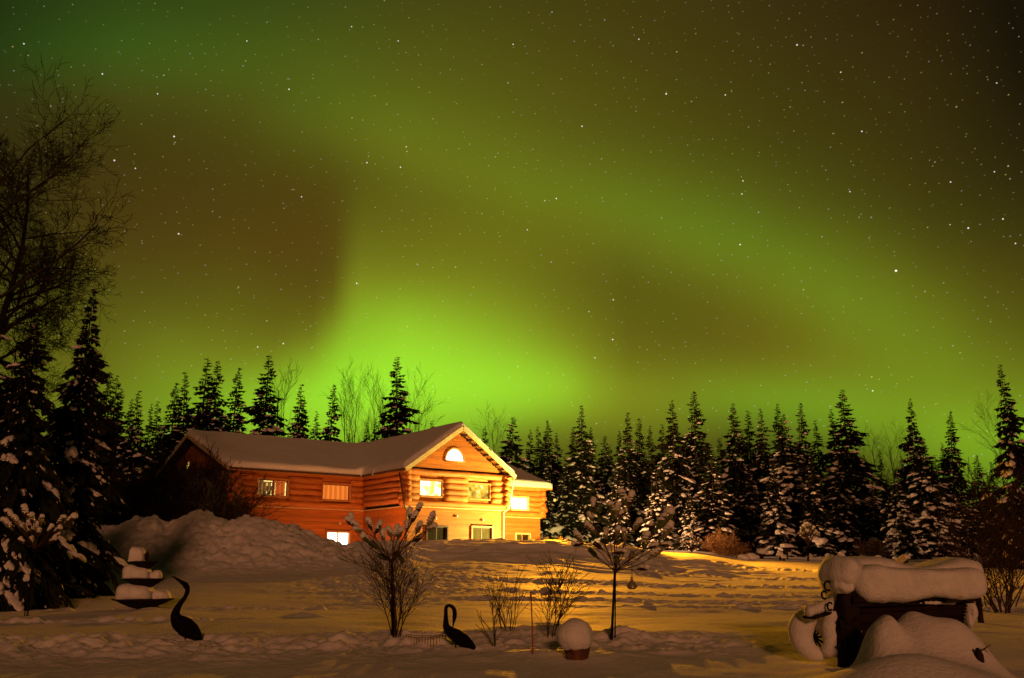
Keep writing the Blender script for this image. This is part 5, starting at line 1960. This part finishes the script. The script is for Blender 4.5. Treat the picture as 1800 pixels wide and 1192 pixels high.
# snow-plastered brace and jutting plank
mb = MB()
mb.tube(*knotty(L(1460, 1152, 0.1), L(1462, 1072, 0.1), 0.125, rg), 14)
mb.build('snowy_brace', M['snow'], t)
mb = MB()
mb.beam(L(1422, 1086, 0.0), L(1472, 1070, 0.2), 0.28, 0.035)
pk = mb.build('plank', M['old_wood'], t, False)
mb = MB()
p, q = L(1421, 1076, 0.0), L(1466, 1062, 0.2)
for i in range(8):
    blob(mb, p.lerp(q, (i + 0.4) / 8), 0.085, 0.14, 0.10, rg, 0.12, ICO2, flat=0.7)
mb.build('snow_layer', M['snow'], pk)
# chain hooks under the eave
for (px, py, s) in ((1455, 1030, 1), (1449, 1046, 0.8), (1459, 1066, 0.8)):
    c = L(px, py, -0.1)
    mb = MB()
    mb.tube([c + Vector((0.05 * s * math.cos(a), 0, 0.07 * s * math.sin(a))) for a in np.linspace(0.6, 5.4, 12)], 0.014, 6)
    mb.build('hook', M['iron'], t)
# rungs on the post's right side
for (py) in (1092, 1110):
    mb = MB()
    blob(mb, L(1513, py, 0.05), 12 * u, 0.07, 4 * u, rg, 0.2)
    mb.build('snowy_rung', M['snow'], t)

# snow-crusted wheel leaning at the left of the shelter
c = P(1437, 1120, Y0 + 0.35)
gw = Vector((c.x, c.y, gz(c.x, c.y)))
t2 = thing('wagon_wheel', gw, 'snow-crusted wheel leaning against the left side of the shelter', 'wheel')
c = c - gw
mb = MB()
ring = []
for i in range(41):
    a = 2 * math.pi * i / 40
    ring.append(c + Vector((23 * u * math.cos(a) - 4 * u, 0.15 * math.sin(a), 26 * u * math.sin(a))))
mb.tube(ring, [(15 + 6 * math.cos(2 * math.pi * i / 40 - 2.4)) * u for i in range(41)], 14, cap=False)
mb.build('snow_crust', M['snow'], t2)
mb = MB()
mb.tube([c + Vector((20 * u * math.cos(a) - 4 * u, 0.15 * math.sin(a) + 0.05, 24 * u * math.sin(a))) for a in np.linspace(0, 2 * math.pi, 41)], 0.03, 8, cap=False)
mb.build('rim', M['iron'], t2)
mb = MB()
for k in range(6):
    a = k * math.pi / 6
    d = Vector((20 * u * math.cos(a), 0.15 * math.sin(a), 24 * u * math.sin(a)))
    mb.tube([c - d + Vector((-4 * u, 0.05, 0)), c + d + Vector((-4 * u, 0.05, 0))], 0.016, 6)
mb.build('spokes', M['iron'], t2)

# stump poking out of the drift at the right
g = hit(1722, 1158)
t = thing('dead_stump', g, 'small broken stump with a twig sticking out of the drift at the lower right', 'stump')
mb = MB()
mb.tube([(0, 0, -0.1), (0.0, 0, 0.05), (-0.02, 0, 0.13)], [0.06, 0.05, 0.02], 9)
mb.build('trunk', M['old_wood'], t)
mb = MB()
mb.tube([(0, 0, 0.08), (0.08, -0.02, 0.13), (0.15, -0.02, 0.17)], [0.012, 0.009, 0.004], 5)
mb.tube([(0.06, -0.02, 0.12), (0.10, -0.02, 0.08)], [0.008, 0.004], 5)
mb.build('twig', M['twig'], t)

# weathered post with a cap of snow
g = hit(1722, 1095)
t = thing('fence_post', g, 'leaning weathered post with a snow cap right of the shelter', 'post')
mb = MB()
tp = P(1716, 996, g.y) - g
mb.tube([(0.03, 0, -0.2), tp * 0.5, tp], [0.065, 0.06, 0.06], 10)
mb.build('shaft', M['old_wood'], t)
mb = MB()
blob(mb, tp + Vector((0, 0, 0.02)), 0.11, 0.11, 0.10, random.Random(8), 0.15, ICO4)
mb.build('snow_cap', M['snow'], t)

# ------------------------------------------------------------------ small things along the far edge of the yard
rg = random.Random(31)


def small_post(px, top, Y, r, label, cap=1.5):
    g = on(px, Y)
    t = thing('garden_post', g, label, 'post', 'snow-capped posts along the tree edge')
    tp = P(px, top, Y) - g
    mb = MB()
    mb.tube([(0, 0, -0.2), (0, 0, tp.z * 0.6)], [r * 0.6, r * 0.6], 10)
    mb.build('shaft', M['old_wood'], t)
    mb = MB()
    blob(mb, (0, 0, tp.z * 0.62), r * cap, r * cap, tp.z * 0.38, rg, 0.12, ICO2, flat=0.6)
    mb.build('snow_cap', M['snow'], t)


small_post(1373, 969, 70, 0.16, 'taller of the two snow-capped posts under the feeder')
small_post(1379, 976, 69.5, 0.14, 'shorter of the two snow-capped posts under the feeder')
small_post(1340, 964, 74, 0.28, 'round snow-capped post right of the tan bush')
small_post(1457, 972, 71, 0.14, 'snow-capped post just left of the shelter roof')
small_post(1545, 976, 71, 0.2, 'snow-capped post above the sag of the shelter roof')
small_post(1480, 970, 72, 0.2, 'snow-capped post peeping over the left end of the shelter roof')
small_post(1594, 974, 70, 0.24, 'snow-capped post right of the tilted little sign')
g = on(1390, 72)
t = thing('bird_feeder', g, 'bird feeder on a dark pole with a thick slab of snow on its roof', 'feeder')
q = P(1383, 962, 72) - g
mb = MB()
mb.tube([(q.x, 0, -0.2), (q.x, 0, q.z)], 0.05, 8)
mb.build('pole', M['old_wood'], t)
mb = MB()
mb.box((q.x - 0.4, -0.25, q.z - 0.06), (q.x + 0.4, 0.25, q.z))
mb.box((q.x - 0.25, -0.15, q.z - 0.35), (q.x + 0.25, 0.15, q.z - 0.061))
mb.build('feeder_box', M['old_wood'], t, False)
mb = MB()
blob(mb, q + Vector((0, 0, 0.02)), 0.48, 0.34, 0.24, rg, 0.15, ICO4, flat=0.3, bulge=3)
mb.build('snow_slab', M['snow'], t)
g = on(1583, 60)
t = thing('yard_sign', g, 'small tilted sign board on a stick seen over the shelter roof', 'sign')
q = P(1584, 984, 60) - g
mb = MB()
mb.obox(q, (0.26, 0, 0.17), (0, 0.02, 0), (-0.10, 0, 0.16))
mb.build('board', M['sign_board'], t, False)
mb = MB()
mb.tube([(0.05, 0.04, -0.2), q + Vector((0.05, 0.04, 0.1))], 0.025, 6)
mb.tube([q + Vector((0.2, 0.05, -0.3)), q + Vector((0.05, 0.05, 0.05))], 0.02, 6)
mb.build('stick', M['old_wood'], t)
for (px, Y, s, lab) in ((1000, 66, 0.55, 'lump of old snow at the bright brow right of the house'), (1320, 73, 0.5, 'low snow lump beside the tan bush'), (1306, 71.5, 0.4, 'smaller snow lump in front of the tan bush')):
    g = on(px, Y)
    mb = MB()
    blob(mb, (0, 0, 0), s * 1.3, s, s * 0.7, rg, 0.3, ICO4)
    o = mb.build('snow_lump', M['snow'])
    o.location = g
    tag(o, lab, 'snow lump')
